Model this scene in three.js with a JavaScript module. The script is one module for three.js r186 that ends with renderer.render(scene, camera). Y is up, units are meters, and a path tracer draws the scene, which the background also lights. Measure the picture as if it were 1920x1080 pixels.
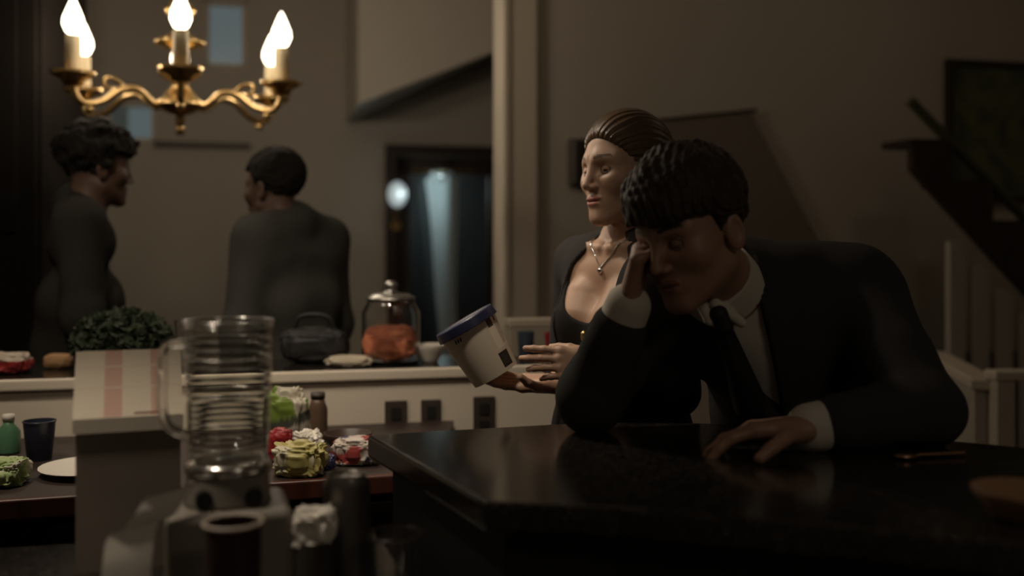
import * as THREE from 'three';
import { mergeGeometries, mergeVertices } from 'three/addons/utils/BufferGeometryUtils.js';
import { RoundedBoxGeometry } from 'three/addons/geometries/RoundedBoxGeometry.js';
import { RectAreaLightUniformsLib } from 'three/addons/lights/RectAreaLightUniformsLib.js';

// ---------------------------------------------------------------- camera, sky, lights, exposure
const F = 1900, EYE = 1.40, HOR = 460;                       // focal length in pixels, camera height, horizon row
const scene = new THREE.Scene();
const camera = new THREE.PerspectiveCamera(2 * Math.atan(540 / F) * 180 / Math.PI, 1920 / 1080, 0.05, 60);
camera.position.set(0, EYE, 0);
camera.setViewOffset(1920, 1080, 0, 540 - HOR, 1920, 1080);   // level camera, lens shifted down a little
camera.focus = 1.98; camera.userData.fStop = 1.4;
scene.background = new THREE.Color().setRGB(0.10, 0.112, 0.115);  // night sky beyond the transom windows
const renderer = new THREE.WebGLRenderer();
renderer.toneMapping = THREE.LinearToneMapping;
renderer.toneMappingExposure = 1.0;
renderer.shadowMap.enabled = true;
RectAreaLightUniformsLib.init();
const WARM = new THREE.Color().setRGB(1, 0.84, 0.66);
function unseenSpot(x, z, tx, tz, intensity, angle) {           // unseen recessed spot, out of view, in the kitchen ceiling (2.6 m)
  const l = new THREE.SpotLight(WARM, intensity, 0, angle, 0.55, 2);
  l.position.set(x, 2.585, z); l.target.position.set(tx, 0.9, tz); l.castShadow = true; l.shadow.radius = 5;
  l.name = 'unseen_spot_beam'; scene.add(l, l.target);
}
const UNSEEN_SPOTS = [[-0.72, -2.62, 0.30, -2.12, 5.0, 0.46], [-1.2, -1.72, -1.15, -2.62, 5.6, 0.64], [-0.40, -1.62, -0.33, -2.80, 5.4, 0.51], [-0.84, -1.14, -0.46, -1.22, 5.2, 0.34]];   // x, z, aim x, aim z, candela, half angle
for (const d of UNSEEN_SPOTS) unseenSpot(...d);
const UNSEEN_PANEL = { x: 1.3, z: 0.35, w: 0.7, d: 0.36 };             // unseen dim panel behind the camera, placed to light surfaces facing it
{
  const l = new THREE.RectAreaLight(WARM, 4.6, UNSEEN_PANEL.w, UNSEEN_PANEL.d); l.position.set(UNSEEN_PANEL.x, 2.565, UNSEEN_PANEL.z); l.lookAt(UNSEEN_PANEL.x, 0, UNSEEN_PANEL.z); l.name = 'unseen_panel_light'; scene.add(l);
}

// ---------------------------------------------------------------- helpers
let seed = 7;
const rnd = () => { seed = (seed * 1664525 + 1013904223) >>> 0; return seed / 4294967296; };
const V = (x, y, z) => new THREE.Vector3(x, y, z);
const at = (px, py, d) => V((px - 960) / F * d, EYE - (py - HOR) / F * d, -d);   // measured image point at a known distance
const taken = {};
const numbered = (n) => { const k = taken[n] = (taken[n] ?? -1) + 1; return k ? n + '_' + String(k).padStart(3, '0') : n; };
function shade(o) { o.castShadow = o.receiveShadow = true; return o; }
function mesh(name, geo, mat, parent) {
  const m = shade(new THREE.Mesh(geo, mat));
  m.name = parent && parent !== scene ? name : numbered(name); (parent || scene).add(m); return m;
}
function tag(o, label, category, group) { o.userData.label = label; o.userData.category = category; if (group) o.userData.group = group; return o; }
function thing(name, label, category, p = V(0, 0, 0), turn = 0, group) {
  const o = new THREE.Group(); o.name = numbered(name); o.position.copy(p); o.rotation.y = turn; scene.add(o); return tag(o, label, category, group);
}
function structure(o, label) { o.userData.kind = 'structure'; if (label) o.userData.label = label; return o; }
const box = (w, h, d, x = 0, y = 0, z = 0, r = 0) => (r ? new RoundedBoxGeometry(w, h, d, 2, r) : new THREE.BoxGeometry(w, h, d)).translate(x, y, z);
const lathe = (pts, n = 40) => new THREE.LatheGeometry(pts.map((p) => new THREE.Vector2(p[0], p[1])), n);
const tube = (pts, r, n = 40, m = 10) => new THREE.TubeGeometry(new THREE.CatmullRomCurve3(pts), n, r, m, false);
function rod(a, b, r0, r1 = r0, n = 14) {
  const d = b.clone().sub(a), g = new THREE.CylinderGeometry(r1, r0, d.length(), n);
  g.applyQuaternion(new THREE.Quaternion().setFromUnitVectors(V(0, 1, 0), d.clone().normalize()));
  return g.translate((a.x + b.x) / 2, (a.y + b.y) / 2, (a.z + b.z) / 2);
}
function slab(points, y0, y1, bevel = 0) {                    // plan polygon [x, z] raised from y0 to y1
  const s = new THREE.Shape(points.map(([x, z]) => new THREE.Vector2(x, -z)));
  const g = new THREE.ExtrudeGeometry(s, { depth: y1 - y0 - 2 * bevel, bevelEnabled: bevel > 0, bevelSize: bevel, bevelThickness: bevel, bevelOffset: -bevel, bevelSegments: 3 });
  return g.rotateX(-Math.PI / 2).translate(0, y0 + bevel, 0);
}
function merged(list) { return mergeGeometries(list.map((g) => { const n = g.index ? g.toNonIndexed() : g; for (const k of Object.keys(n.attributes)) if (!['position', 'normal', 'uv'].includes(k)) n.deleteAttribute(k); return n; })); }
// value noise
function hash(i, j, k) { let h = Math.imul(i, 374761393) + Math.imul(j, 668265263) + Math.imul(k, 1274126177); h = Math.imul(h ^ (h >>> 13), 1274126177); return ((h ^ (h >>> 16)) >>> 0) / 4294967296; }
function noise(x, y, z) {
  const i = Math.floor(x), j = Math.floor(y), k = Math.floor(z), s = (t) => t * t * (3 - 2 * t), u = s(x - i), v = s(y - j), w = s(z - k), m = (a, b, t) => a + (b - a) * t;
  return m(m(m(hash(i, j, k), hash(i + 1, j, k), u), m(hash(i, j + 1, k), hash(i + 1, j + 1, k), u), v), m(m(hash(i, j, k + 1), hash(i + 1, j, k + 1), u), m(hash(i, j + 1, k + 1), hash(i + 1, j + 1, k + 1), u), v), w) * 2 - 1;
}
function texture(size, f, repeat = 1, colour = true) {        // f(u, v) -> [r, g, b] 0..255
  const d = new Uint8Array(size * size * 4);
  for (let j = 0; j < size; j++) for (let i = 0; i < size; i++) { const c = f(i / size, j / size); d.set([c[0], c[1], c[2], 255], (j * size + i) * 4); }
  const t = new THREE.DataTexture(d, size, size); t.magFilter = THREE.LinearFilter; t.minFilter = THREE.LinearMipmapLinearFilter; t.generateMipmaps = true;
  t.wrapS = t.wrapT = THREE.RepeatWrapping; t.repeat.set(repeat, repeat); if (colour) t.colorSpace = THREE.SRGBColorSpace; t.needsUpdate = true; return t;
}
const wrapNoise = (u, v, n, k) => { const a = u * Math.PI * 2, b = v * Math.PI * 2, r = n / 6.283; return noise(Math.cos(a) * r + 9 + k, Math.sin(a) * r + Math.cos(b) * r, Math.sin(b) * r + 31); };
const grey = (g) => [g, g, g];
const plasterBump = texture(256, (u, v) => grey(128 + 60 * wrapNoise(u, v, 40, 1) + 40 * wrapNoise(u, v, 110, 5)), 1.2, false);
const weaveBump = texture(128, (u, v) => grey(128 + 50 * Math.sin(u * 402) * Math.sin(v * 402) + 40 * wrapNoise(u, v, 30, 3)), 6, false);
const graniteMap = texture(512, (u, v) => { const n = wrapNoise(u, v, 160, 2), m = wrapNoise(u, v, 50, 8), s = n > 0.45 ? 34 : n > 0.25 ? 14 : 0; return [36 + s + 8 * m, 33 + s * 0.9 + 7 * m, 30 + s * 0.8 + 6 * m]; }, 2);
const woodMap = (a, b) => texture(256, (u, v) => { const g = 0.5 + 0.5 * Math.sin((u * 14 + 1.6 * wrapNoise(u, v * 0.2, 8, 4)) * 6.283), t = 0.55 * g + 0.45 * (0.5 + 0.5 * wrapNoise(u, v * 0.1, 90, 6)); return a.map((c, i) => c + (b[i] - c) * t); }, 1);
const std = (r, g, b, rough = 0.8, extra = {}) => new THREE.MeshStandardMaterial({ color: new THREE.Color().setRGB(r, g, b), roughness: rough, ...extra });
const phys = (r, g, b, rough, extra = {}) => new THREE.MeshPhysicalMaterial({ color: new THREE.Color().setRGB(r, g, b), roughness: rough, ...extra });
const M = {
  wall: std(0.5, 0.455, 0.39, 0.9, { bumpMap: plasterBump, bumpScale: 0.0012 }),
  ceiling: std(0.58, 0.53, 0.46, 0.95, { bumpMap: plasterBump, bumpScale: 0.0015 }),
  cream: std(0.74, 0.66, 0.54, 0.55, { bumpMap: plasterBump, bumpScale: 0.0004 }),
  trim: std(0.62, 0.55, 0.45, 0.5),
  granite: phys(1, 1, 1, 0.16, { map: graniteMap, clearcoat: 0.3, clearcoatRoughness: 0.1 }),
  darkWood: std(1, 1, 1, 0.5, { map: woodMap([34, 22, 15], [56, 38, 26]) }),
  redWood: std(1, 1, 1, 0.4, { map: woodMap([62, 32, 24], [92, 52, 38]) }),
  floor: std(1, 1, 1, 0.45, { map: woodMap([66, 46, 32], [96, 70, 48]) }),
  black: std(0.012, 0.011, 0.011, 0.6),
  brass: std(0.72, 0.5, 0.22, 0.28, { metalness: 1 }),
  chrome: std(0.75, 0.74, 0.72, 0.18, { metalness: 1 }),
  steel: std(0.45, 0.44, 0.42, 0.32, { metalness: 1 }),
  white: std(0.72, 0.68, 0.6, 0.55),
  paper: std(0.74, 0.7, 0.62, 0.85),
  glass: phys(1, 1, 1, 0.03, { transmission: 1, thickness: 0.004, ior: 1.5 }),
  pane: phys(0.95, 1, 1, 0.02, { transmission: 1, thickness: 0 }),
  candle: std(0.72, 0.6, 0.38, 0.6),
  bulb: std(1, 0.9, 0.75, 0.4, { emissive: new THREE.Color().setRGB(1, 0.88, 0.66), emissiveIntensity: 6 }),
  lamp: std(1, 1, 1, 0.4, { emissive: WARM, emissiveIntensity: 1.2 }),
  socket: std(0.055, 0.042, 0.032, 0.5),
  skin: phys(1, 1, 1, 0.48, { vertexColors: true, sheen: 0.15 }),
  suit: phys(0.045, 0.043, 0.042, 0.92, { specularIntensity: 0.15, bumpMap: weaveBump, bumpScale: 0.0004 }),
  dress: phys(0.03, 0.028, 0.027, 0.8, { specularIntensity: 0.15, bumpMap: weaveBump, bumpScale: 0.0004 }),
  shirt: std(0.62, 0.58, 0.5, 0.85, { bumpMap: weaveBump, bumpScale: 0.0003 }),
  greyShirt: phys(0.05, 0.049, 0.044, 0.95, { specularIntensity: 0.15, bumpMap: weaveBump, bumpScale: 0.0005 }),
  darkShirt: phys(0.028, 0.026, 0.023, 0.95, { specularIntensity: 0.15, bumpMap: weaveBump, bumpScale: 0.0005 }),
  trousers: phys(0.02, 0.02, 0.024, 0.9, { specularIntensity: 0.15 }),
  hairFair: phys(0.115, 0.07, 0.035, 0.42, { sheen: 0.3 }),
  hairDark: phys(0.04, 0.025, 0.015, 0.6, { specularIntensity: 0.5 }),
  hairBlack: phys(0.022, 0.019, 0.016, 0.8, { specularIntensity: 0.2 }),
  ebony: phys(0.011, 0.009, 0.0075, 0.95, { specularIntensity: 0.1 }),
};

// ---------------------------------------------------------------- the setting
// the room's long axis runs to the right and away from the camera: wall lines are z = -(a + k x)
const K = 0.242, wallZ = (a, x) => -(a + K * x), ANG = Math.atan(K);
function alongWall(a, x) { return V(x, 0, wallZ(a, x)); }
structure(mesh('floor', slab([[-5, 2.2], [4.5, 2.2], [4.5, -8.03], [-5, -5.73]], -0.12, 0), M.floor), 'dark brown wooden floor');
structure(mesh('ceiling', slab([[-5, -2.9], [4.5, -2.9], [4.5, -8.03], [-5, -5.73]], 3.05, 3.2), M.ceiling), 'beige dining room ceiling');
structure(mesh('ceiling_kitchen', slab([[-5, 2.2], [4.5, 2.2], [4.5, -2.9], [-5, -2.9]], 2.6, 3.2), M.ceiling), 'beige kitchen ceiling');
structure(mesh('wall_back', box(9.5, 3.3, 0.15, -0.25, 1.5, 2.2), M.wall), 'beige kitchen wall');
structure(mesh('wall_left', box(0.15, 3.3, 10.5, -3.2, 1.5, -3), M.wall), 'beige side wall');
structure(mesh('wall_side', box(0.15, 3.3, 10.5, 3.6, 1.5, -3), M.wall), 'beige outer wall');
// far wall with door opening and two small windows
const FAR = 6.8;
function onFar(px, py) { const d = FAR / (1 - K * (px - 960) / F); return at(px, py, d); }
{
  const L = (p) => p.x / Math.cos(ANG);                       // distance along the wall from x = 0
  const rect = (px0, py0, px1, py1) => { const a = onFar(px0, py1), b = onFar(px1, py0); return [L(a), a.y, L(b), b.y]; };
  const s = new THREE.Shape(); s.moveTo(-5, -0.1); s.lineTo(3.9, -0.1); s.lineTo(3.9, 3.1); s.lineTo(-5, 3.1);
  const holes = [], hole = (r) => { const h = new THREE.Path(); h.moveTo(r[0], r[1]); h.lineTo(r[0], r[3]); h.lineTo(r[2], r[3]); h.lineTo(r[2], r[1]); s.holes.push(h); holes.push(r); };
  const doorR = rect(742, 296, 948, 700); doorR[1] = 0.0; hole(doorR);
  const w1 = rect(198, 192, 292, 264), w2 = rect(384, 2, 462, 124); hole(w1); hole(w2);
  const g = new THREE.ExtrudeGeometry(s, { depth: 0.14, bevelEnabled: false }); g.translate(0, 0, -0.14);
  const w = structure(mesh('wall_far', g, M.wall), 'dim beige far wall of the dining room');
  w.position.set(0, 0, -FAR); w.rotation.y = ANG;
  const plane = (name, n) => { const o = new THREE.Group(); o.name = name; o.position.set(0, 0, -FAR); o.rotation.y = ANG; scene.add(o); return structure(o, n); };
  // door: dark casing, dark panelled leaf with glazing
  const d = plane('door_1', 'dark stained door with tall glass panes in the far wall'), [x0, y0, x1, y1] = doorR, W = x1 - x0;
  mesh('casing', merged([box(0.07, y1 + 0.07, 0.05, x0 - 0.035, (y1 + 0.07) / 2, 0.02), box(0.07, y1 + 0.07, 0.05, x1 + 0.035, (y1 + 0.07) / 2, 0.02), box(W, 0.07, 0.05, (x0 + x1) / 2, y1 + 0.035, 0.02)]), M.darkWood, d);
  const leaf = mesh('leaf', merged([box(0.1, y1, 0.045, x0 + 0.05, y1 / 2, -0.09), box(0.1, y1, 0.045, x1 - 0.05, y1 / 2, -0.09), box(0.07, y1, 0.045, (x0 + x1) / 2, y1 / 2, -0.09), box(W, 0.12, 0.045, (x0 + x1) / 2, y1 - 0.06, -0.09), box(W, 0.7, 0.045, (x0 + x1) / 2, 0.35, -0.09)]), M.darkWood, d);
  for (const k of [0, 1]) mesh('pane', box((W - 0.27) / 2, y1 - 0.82, 0.006, x0 + 0.1 + (W - 0.27) / 4 + k * ((W - 0.27) / 2 + 0.07), 0.7 + (y1 - 0.82) / 2, -0.09), M.pane, leaf);
  mesh('handle', new THREE.SphereGeometry(0.028, 20, 14).translate(x0 + 0.06, 1.0, -0.04), M.brass, leaf);
  // black box behind the door, placed to keep the view through it dark
  const pr = plane('wall_dark_box', 'black box placed to keep the view through the glass door dark');
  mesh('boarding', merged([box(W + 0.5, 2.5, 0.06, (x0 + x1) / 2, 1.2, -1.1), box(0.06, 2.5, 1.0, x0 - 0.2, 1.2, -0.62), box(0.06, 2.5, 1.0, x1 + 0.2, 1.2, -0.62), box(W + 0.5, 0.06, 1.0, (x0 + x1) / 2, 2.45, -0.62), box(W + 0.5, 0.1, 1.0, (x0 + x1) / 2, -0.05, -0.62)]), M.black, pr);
  let n = 1;
  for (const r of [w1, w2]) {
    const o = plane('window_' + n, ['small square window behind the head of the man at left', 'small upright window behind the chandelier'][n++ - 1]);
    const [a, b, c, e] = r, t = 0.025;
    mesh('window_frame', merged([box(t, e - b, 0.06, a + t / 2, (b + e) / 2, -0.05), box(t, e - b, 0.06, c - t / 2, (b + e) / 2, -0.05), box(c - a, t, 0.06, (a + c) / 2, b + t / 2, -0.05), box(c - a, t, 0.06, (a + c) / 2, e - t / 2, -0.05)]), M.trim, o);
    mesh('pane', box(c - a - 2 * t, e - b - 2 * t, 0.006, (a + c) / 2, (b + e) / 2, -0.06), M.pane, o);
  }
  const rail = plane('trim_2', 'dark picture rail on the far wall'); const ra = onFar(290, 276), rb = onFar(470, 270);
  mesh('rail', box(L(rb) - L(ra), 0.035, 0.03, (L(ra) + L(rb)) / 2, (ra.y + rb.y) / 2, 0.018), M.darkWood, rail);
  // sloping underside of a stair flight against the far wall
  const SOF = 0.92, onSof = (px, py) => at(px, py, (FAR - SOF / Math.cos(ANG)) / (1 - K * (px - 960) / F));
  const p0 = onSof(596, 192), p1 = onSof(952, 29), sl = new THREE.Shape(), s0 = L(p0), s1 = L(p1) + 1.0, yr = p1.y + 1.0 * (p1.y - p0.y) / (L(p1) - s0);
  sl.moveTo(s0, p0.y); sl.lineTo(s1, yr); sl.lineTo(s1, 3.06); sl.lineTo(s0, 3.06);
  const so = structure(mesh('ceiling_sloped', new THREE.ExtrudeGeometry(sl, { depth: SOF, bevelEnabled: false }), M.ceiling), 'sloping bulkhead rising to the right above the dark door'); so.position.copy(w.position); so.rotation.y = ANG;
  // wall globe lamp beside the door
  const gp = onFar(741, 366), lampG = thing('wall_globe_lamp', 'pale bluish globe lamp glowing on the wall beside the dark door', 'lamp', V(gp.x, gp.y, gp.z), ANG);
  const cool = new THREE.Color().setRGB(0.82, 0.97, 1.0);
  const globe = mesh('globe', new THREE.SphereGeometry(0.062, 28, 20).scale(1, 1.35, 1).translate(0, 0, 0.11), std(0.7, 0.75, 0.75, 0.4, { emissive: cool, emissiveIntensity: 0.34 }), lampG);
  mesh('bracket', merged([rod(V(0, -0.2, 0.0), V(0, -0.2, 0.05), 0.03), rod(V(0, -0.2, 0.05), V(0, -0.08, 0.11), 0.01)]), M.brass, lampG);
  const gl = new THREE.PointLight(cool, 0.01); gl.position.set(0.02, 0, 0.21); gl.castShadow = true; gl.name = 'globe_glow'; lampG.add(gl);
  // unseen lantern right behind the drape, placed to make its top glow
  const lp = onFar(838, 352), ln = thing('unseen_lantern', 'unseen cool lantern placed to light the thin door curtain from behind', 'lamp', V(lp.x, lp.y, lp.z), ANG);
  mesh('globe', new THREE.SphereGeometry(0.05, 24, 16).translate(0, 0, -0.3), std(0.7, 0.75, 0.75, 0.4, { emissive: cool, emissiveIntensity: 0.8 }), ln); mesh('hanger', rod(V(0, 0.04, -0.3), V(0, 2.42 - lp.y, -0.3), 0.006), M.black, ln);
  const pl = new THREE.PointLight(cool, 0.45); pl.position.set(0, 0, -0.24); pl.castShadow = true; pl.name = 'unseen_lantern_glow'; ln.add(pl);
  // white drape gathered in front of the door glass
  const top = onFar(824, 332), bot = onFar(838, 640), dr = thing('door_curtain', 'thin white curtain gathered to a point in front of the dark door', 'curtain', V(top.x, 0, top.z), ANG);
  const pos = [], idx = [], NU = 60, NV = 50;
  for (let j = 0; j <= NV; j++) for (let i = 0; i <= NU; i++) {
    const v = j / NV, u = i / NU - 0.5, w0 = 0.225 * (1 - 0.62 * Math.pow(v, 0.7)), y = top.y + (bot.y - 0.35 - top.y) * v;
    pos.push(u * w0 + 0.06 * v + 0.004 * Math.sin(v * 9), y - (0.03 * Math.cos(u * 12.5)) * (1 - v), 0.1 + 0.014 * Math.sin(u * 44 + v * 2) * (1 - 0.4 * v));
    if (i < NU && j < NV) { const a = j * (NU + 1) + i; idx.push(a, a + NU + 1, a + 1, a + 1, a + NU + 1, a + NU + 2); }
  }
  const cg = new THREE.BufferGeometry(); cg.setAttribute('position', new THREE.Float32BufferAttribute(pos, 3)); cg.setIndex(idx); cg.computeVertexNormals();
  mesh('fabric', cg, phys(0.68, 0.74, 0.75, 1, { transmission: 0.5, thickness: 0, side: THREE.DoubleSide }), dr);
  mesh('curtain_rod', rod(V(-0.2, top.y + 0.035, 0.1), V(0.22, top.y + 0.035, 0.1), 0.008), M.brass, dr);
}
// near beige wall right of the opening, with its casing
const NEAR = 4.2;
function onNear(px, py) { const d = NEAR / (1 - K * (px - 960) / F); return at(px, py, d); }
{
  const x0 = onNear(950, 0).x, L0 = x0 / Math.cos(ANG);
  const w = structure(mesh('wall_right', box(3.4, 3.2, 0.14, L0 + 1.7, 1.5, -0.07), M.wall), 'beige wall behind the woman and the man'); w.position.set(0, 0, -NEAR); w.rotation.y = ANG;
  const t = structure(mesh('trim_1', merged([box(0.125, 3.15, 0.03, L0 + 0.062, 1.55, 0.015, 0.006), box(0.02, 3.15, 0.2, L0 - 0.01, 1.55, -0.06)]), M.trim), 'pale upright casing at the end of the beige wall'); t.position.copy(w.position); t.rotation.y = ANG;
  // dark square thing on the wall behind the woman's face
  const c = onNear(1082, 306), ph = thing('wall_box', 'dark upright box fixed to the wall behind the face of the woman', 'wall box', V(c.x, c.y, c.z), ANG);
  mesh('body', box(0.085, 0.2, 0.035, 0, 0, 0.0185, 0.008), M.socket, ph); mesh('cover', box(0.03, 0.19, 0.025, -0.02, 0, 0.05, 0.01), M.socket, ph);
  // dark slanted shape behind the man's head, built as a sheet with a rod
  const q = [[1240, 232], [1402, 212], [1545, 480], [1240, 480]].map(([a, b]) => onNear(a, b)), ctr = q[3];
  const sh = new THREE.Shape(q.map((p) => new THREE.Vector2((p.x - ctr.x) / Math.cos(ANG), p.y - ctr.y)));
  const hg = thing('slanted_wall_shape', 'dim brown slant-sided shape on the wall behind the man', 'wall hanging', V(ctr.x, ctr.y, ctr.z), ANG);
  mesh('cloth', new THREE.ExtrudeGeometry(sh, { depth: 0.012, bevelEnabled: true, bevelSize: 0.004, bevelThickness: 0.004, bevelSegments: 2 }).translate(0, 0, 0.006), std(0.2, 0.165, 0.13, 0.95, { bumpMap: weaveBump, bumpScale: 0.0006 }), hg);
  mesh('top_rod', rod(V((q[0].x - ctr.x) / Math.cos(ANG) - 0.03, q[0].y - ctr.y + 0.01, 0.02), V((q[1].x - ctr.x) / Math.cos(ANG) + 0.03, q[1].y - ctr.y + 0.01, 0.02), 0.008), M.darkWood, hg);
}
// cream half wall with stone ledge and outlets
const HW = 2.817, hwX0 = -2.1, hwX1 = 0.34;
const onHalf = (px, py) => at(px, py, HW / (1 - K * (px - 960) / F));
{
  const q = (x, off) => [x - off * Math.sin(ANG), wallZ(HW, x) - off * Math.cos(ANG)];     // off > 0: away from the camera
  structure(mesh('wall_partition', slab([q(hwX0, 0.012), q(hwX1, 0.012), q(hwX1, 0.16), q(hwX0, 0.16)], 0, 1.03), M.cream), 'cream half wall with outlets behind the counter');
  structure(mesh('trim_4', slab([q(hwX0, -0.004), q(hwX1, -0.004), q(hwX1, 0.012), q(hwX0, 0.012)], 1.036, 1.066, 0.006), M.cream), 'cream rounded nosing along the half wall');
  structure(mesh('trim_5', slab([q(hwX0, 0.012), q(hwX1, 0.012), q(hwX1, 0.30), q(hwX0, 0.30)], 1.03, 1.067, 0.003), M.granite), 'dark stone ledge on top of the half wall');
  const names = ['leftmost dark outlet plate on the cream half wall', 'middle dark outlet plate on the cream half wall', 'dark outlet plate on the cream half wall nearest the woman'];
  [[722, 764, 752], [790, 828, 750], [888, 930, 744]].forEach(([a, b, y], i) => {
    const c = onHalf((a + b) / 2, y), w = (b - a) / F * -c.z * 1.0, o = thing('outlet_plate', names[i], 'outlet', V(c.x, c.y - 0.058, c.z).add(V(-0.012 * Math.sin(ANG), 0, -0.012 * Math.cos(ANG))), ANG, 'outlets on the half wall');
    mesh('plate', box(w, 0.116, 0.008, 0, 0, 0.004, 0.003), M.socket, o);
    for (const k of [-1, 1]) mesh('socket', box(w * 0.45, 0.034, 0.004, 0, k * 0.024, 0.009, 0.0015), M.black, o);
  });
}
// back counter along the half wall
const BC = [2.19, 0.30], backFront = (x) => -(BC[0] + BC[1] * x);
{
  const x0 = -1.9, x1 = -0.16, q = (x, o) => [x, backFront(x) + o];
  const back = (x) => [x, wallZ(HW, x) + 0.0];
  const o = structure(new THREE.Group()); delete o.userData.kind; o.name = 'kitchen_counter'; scene.add(o); tag(o, 'low kitchen counter with reddish wood edge in front of the half wall', 'counter');
  mesh('worktop', slab([q(x0, -0.02), q(x1, -0.02), back(x1), back(x0)], 0.885, 0.92), std(0.03, 0.018, 0.015, 0.5), o);
  mesh('wood_edge', slab([q(x0, 0.0), q(x1, 0.0), q(x1, -0.02), q(x0, -0.02)], 0.88, 0.921, 0.005), M.redWood, o);
  mesh('cabinet_body', slab([q(x0, -0.05), q(x1 - 0.01, -0.05), [x1 - 0.01, back(x1)[1] + 0.01], [x0, back(x0)[1] + 0.01]], 0.0, 0.885), M.darkWood, o);
  for (let i = 0; i < 4; i++) { const a = x0 + 0.03 + i * 0.43, b = a + 0.4; const dd = mesh('door', slab([q(a, -0.03), q(b, -0.03), q(b, -0.05), q(a, -0.05)], 0.1, 0.86, 0.003), M.darkWood, o); mesh('knob', new THREE.SphereGeometry(0.012, 14, 10).translate(b - 0.04, 0.8, backFront(b - 0.04) - 0.02), M.brass, dd); }
}
// curved granite bar in front, raised above the low island worktop
{
  const far = [[-0.248, -1.745], [-0.08, -1.80], [0.078, -1.85], [0.2, -1.868], [0.35, -1.862], [0.55, -1.80], [0.8, -1.655], [1.05, -1.49]];
  const near = [[1.05, -0.9], [0.8, -1.0], [0.498, -1.126], [0.37, -1.18], [0.133, -1.258], [-0.034, -1.29]];
  const o = tag(Object.assign(new THREE.Group(), { name: 'bar_counter' }), 'curved dark granite bar counter the man leans on', 'counter'); scene.add(o);
  mesh('countertop', slab([...far, ...near], 1.034, 1.074, 0.006), M.granite, o);
  const ins = ([x, z], s) => [x, z + s];
  mesh('base_panel', slab([[-0.2, -1.70], [0.078, -1.80], [0.35, -1.81], [0.55, -1.75], [0.8, -1.60], [1.02, -1.46], [1.02, -0.95], [0.8, -1.04], [0.498, -1.166], [0.133, -1.295], [-0.01, -1.32]], 0, 1.034), M.black, o);
  const is = tag(Object.assign(new THREE.Group(), { name: 'kitchen_island' }), 'dark low worktop crowded with cans and boxes at the lower left', 'counter'); scene.add(is);
  mesh('worktop', slab([[-1.35, -1.48], [-0.27, -1.742], [-0.04, -1.25], [-0.04, -0.75], [-1.35, -0.6]], 0.88, 0.92, 0.005), M.granite, is);
  mesh('cabinet_body', slab([[-1.33, -1.45], [-0.27, -1.70], [-0.08, -1.27], [-0.08, -0.78], [-1.33, -0.63]], 0, 0.88), M.black, is);
}
// fittings of the unseen kitchen spots, out of view overhead
UNSEEN_SPOTS.forEach(([x, z], i) => {
  const o = thing('unseen_downlight', ['unseen recessed spot placed to light the woman', 'unseen recessed spot placed to light the left part of the half wall', 'unseen recessed spot placed to light the right part of the half wall', 'unseen recessed spot placed to light the carton and the blender'][i], 'lamp', V(x, 2.6, z), 0, 'unseen kitchen spots');
  mesh('ring', lathe([[0.05, 0.0], [0.05, -0.012], [0.07, -0.01], [0.072, 0]], 32), M.white, o);
  mesh('lens', new THREE.CircleGeometry(0.05, 32).rotateX(Math.PI / 2).translate(0, -0.004, 0), M.lamp, o);
});

{ const o = thing('unseen_panel_lamp', 'unseen ceiling panel lamp behind the camera, placed to light surfaces facing it', 'lamp', V(UNSEEN_PANEL.x, 2.6, UNSEEN_PANEL.z)); mesh('frame', box(UNSEEN_PANEL.w + 0.06, 0.02, UNSEEN_PANEL.d + 0.06, 0, -0.01, 0), M.white, o); mesh('diffuser', box(UNSEEN_PANEL.w, 0.008, UNSEEN_PANEL.d, 0, -0.024, 0), M.lamp, o); }

{ // unseen flush lamp in the stair hall, placed to light the right wall
  const o = thing('unseen_hall_lamp', 'unseen glass ceiling lamp placed to light the wall and rail of the stair hall', 'lamp', V(1.7, 3.05, -3.35));
  mesh('base', lathe([[0, 0], [0.08, 0], [0.085, -0.015], [0.07, -0.025], [0, -0.025]].reverse(), 32), M.brass, o);
  mesh('shade', new THREE.SphereGeometry(0.075, 28, 16).scale(1, 0.7, 1).translate(0, -0.07, 0), std(0.8, 0.75, 0.65, 0.4, { emissive: WARM, emissiveIntensity: 0.25 }), o);
  const l = new THREE.PointLight(WARM, 0.10); l.position.set(0, -0.16, 0); l.castShadow = true; l.shadow.radius = 3; l.name = 'unseen_hall_light'; o.add(l);
}

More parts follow.
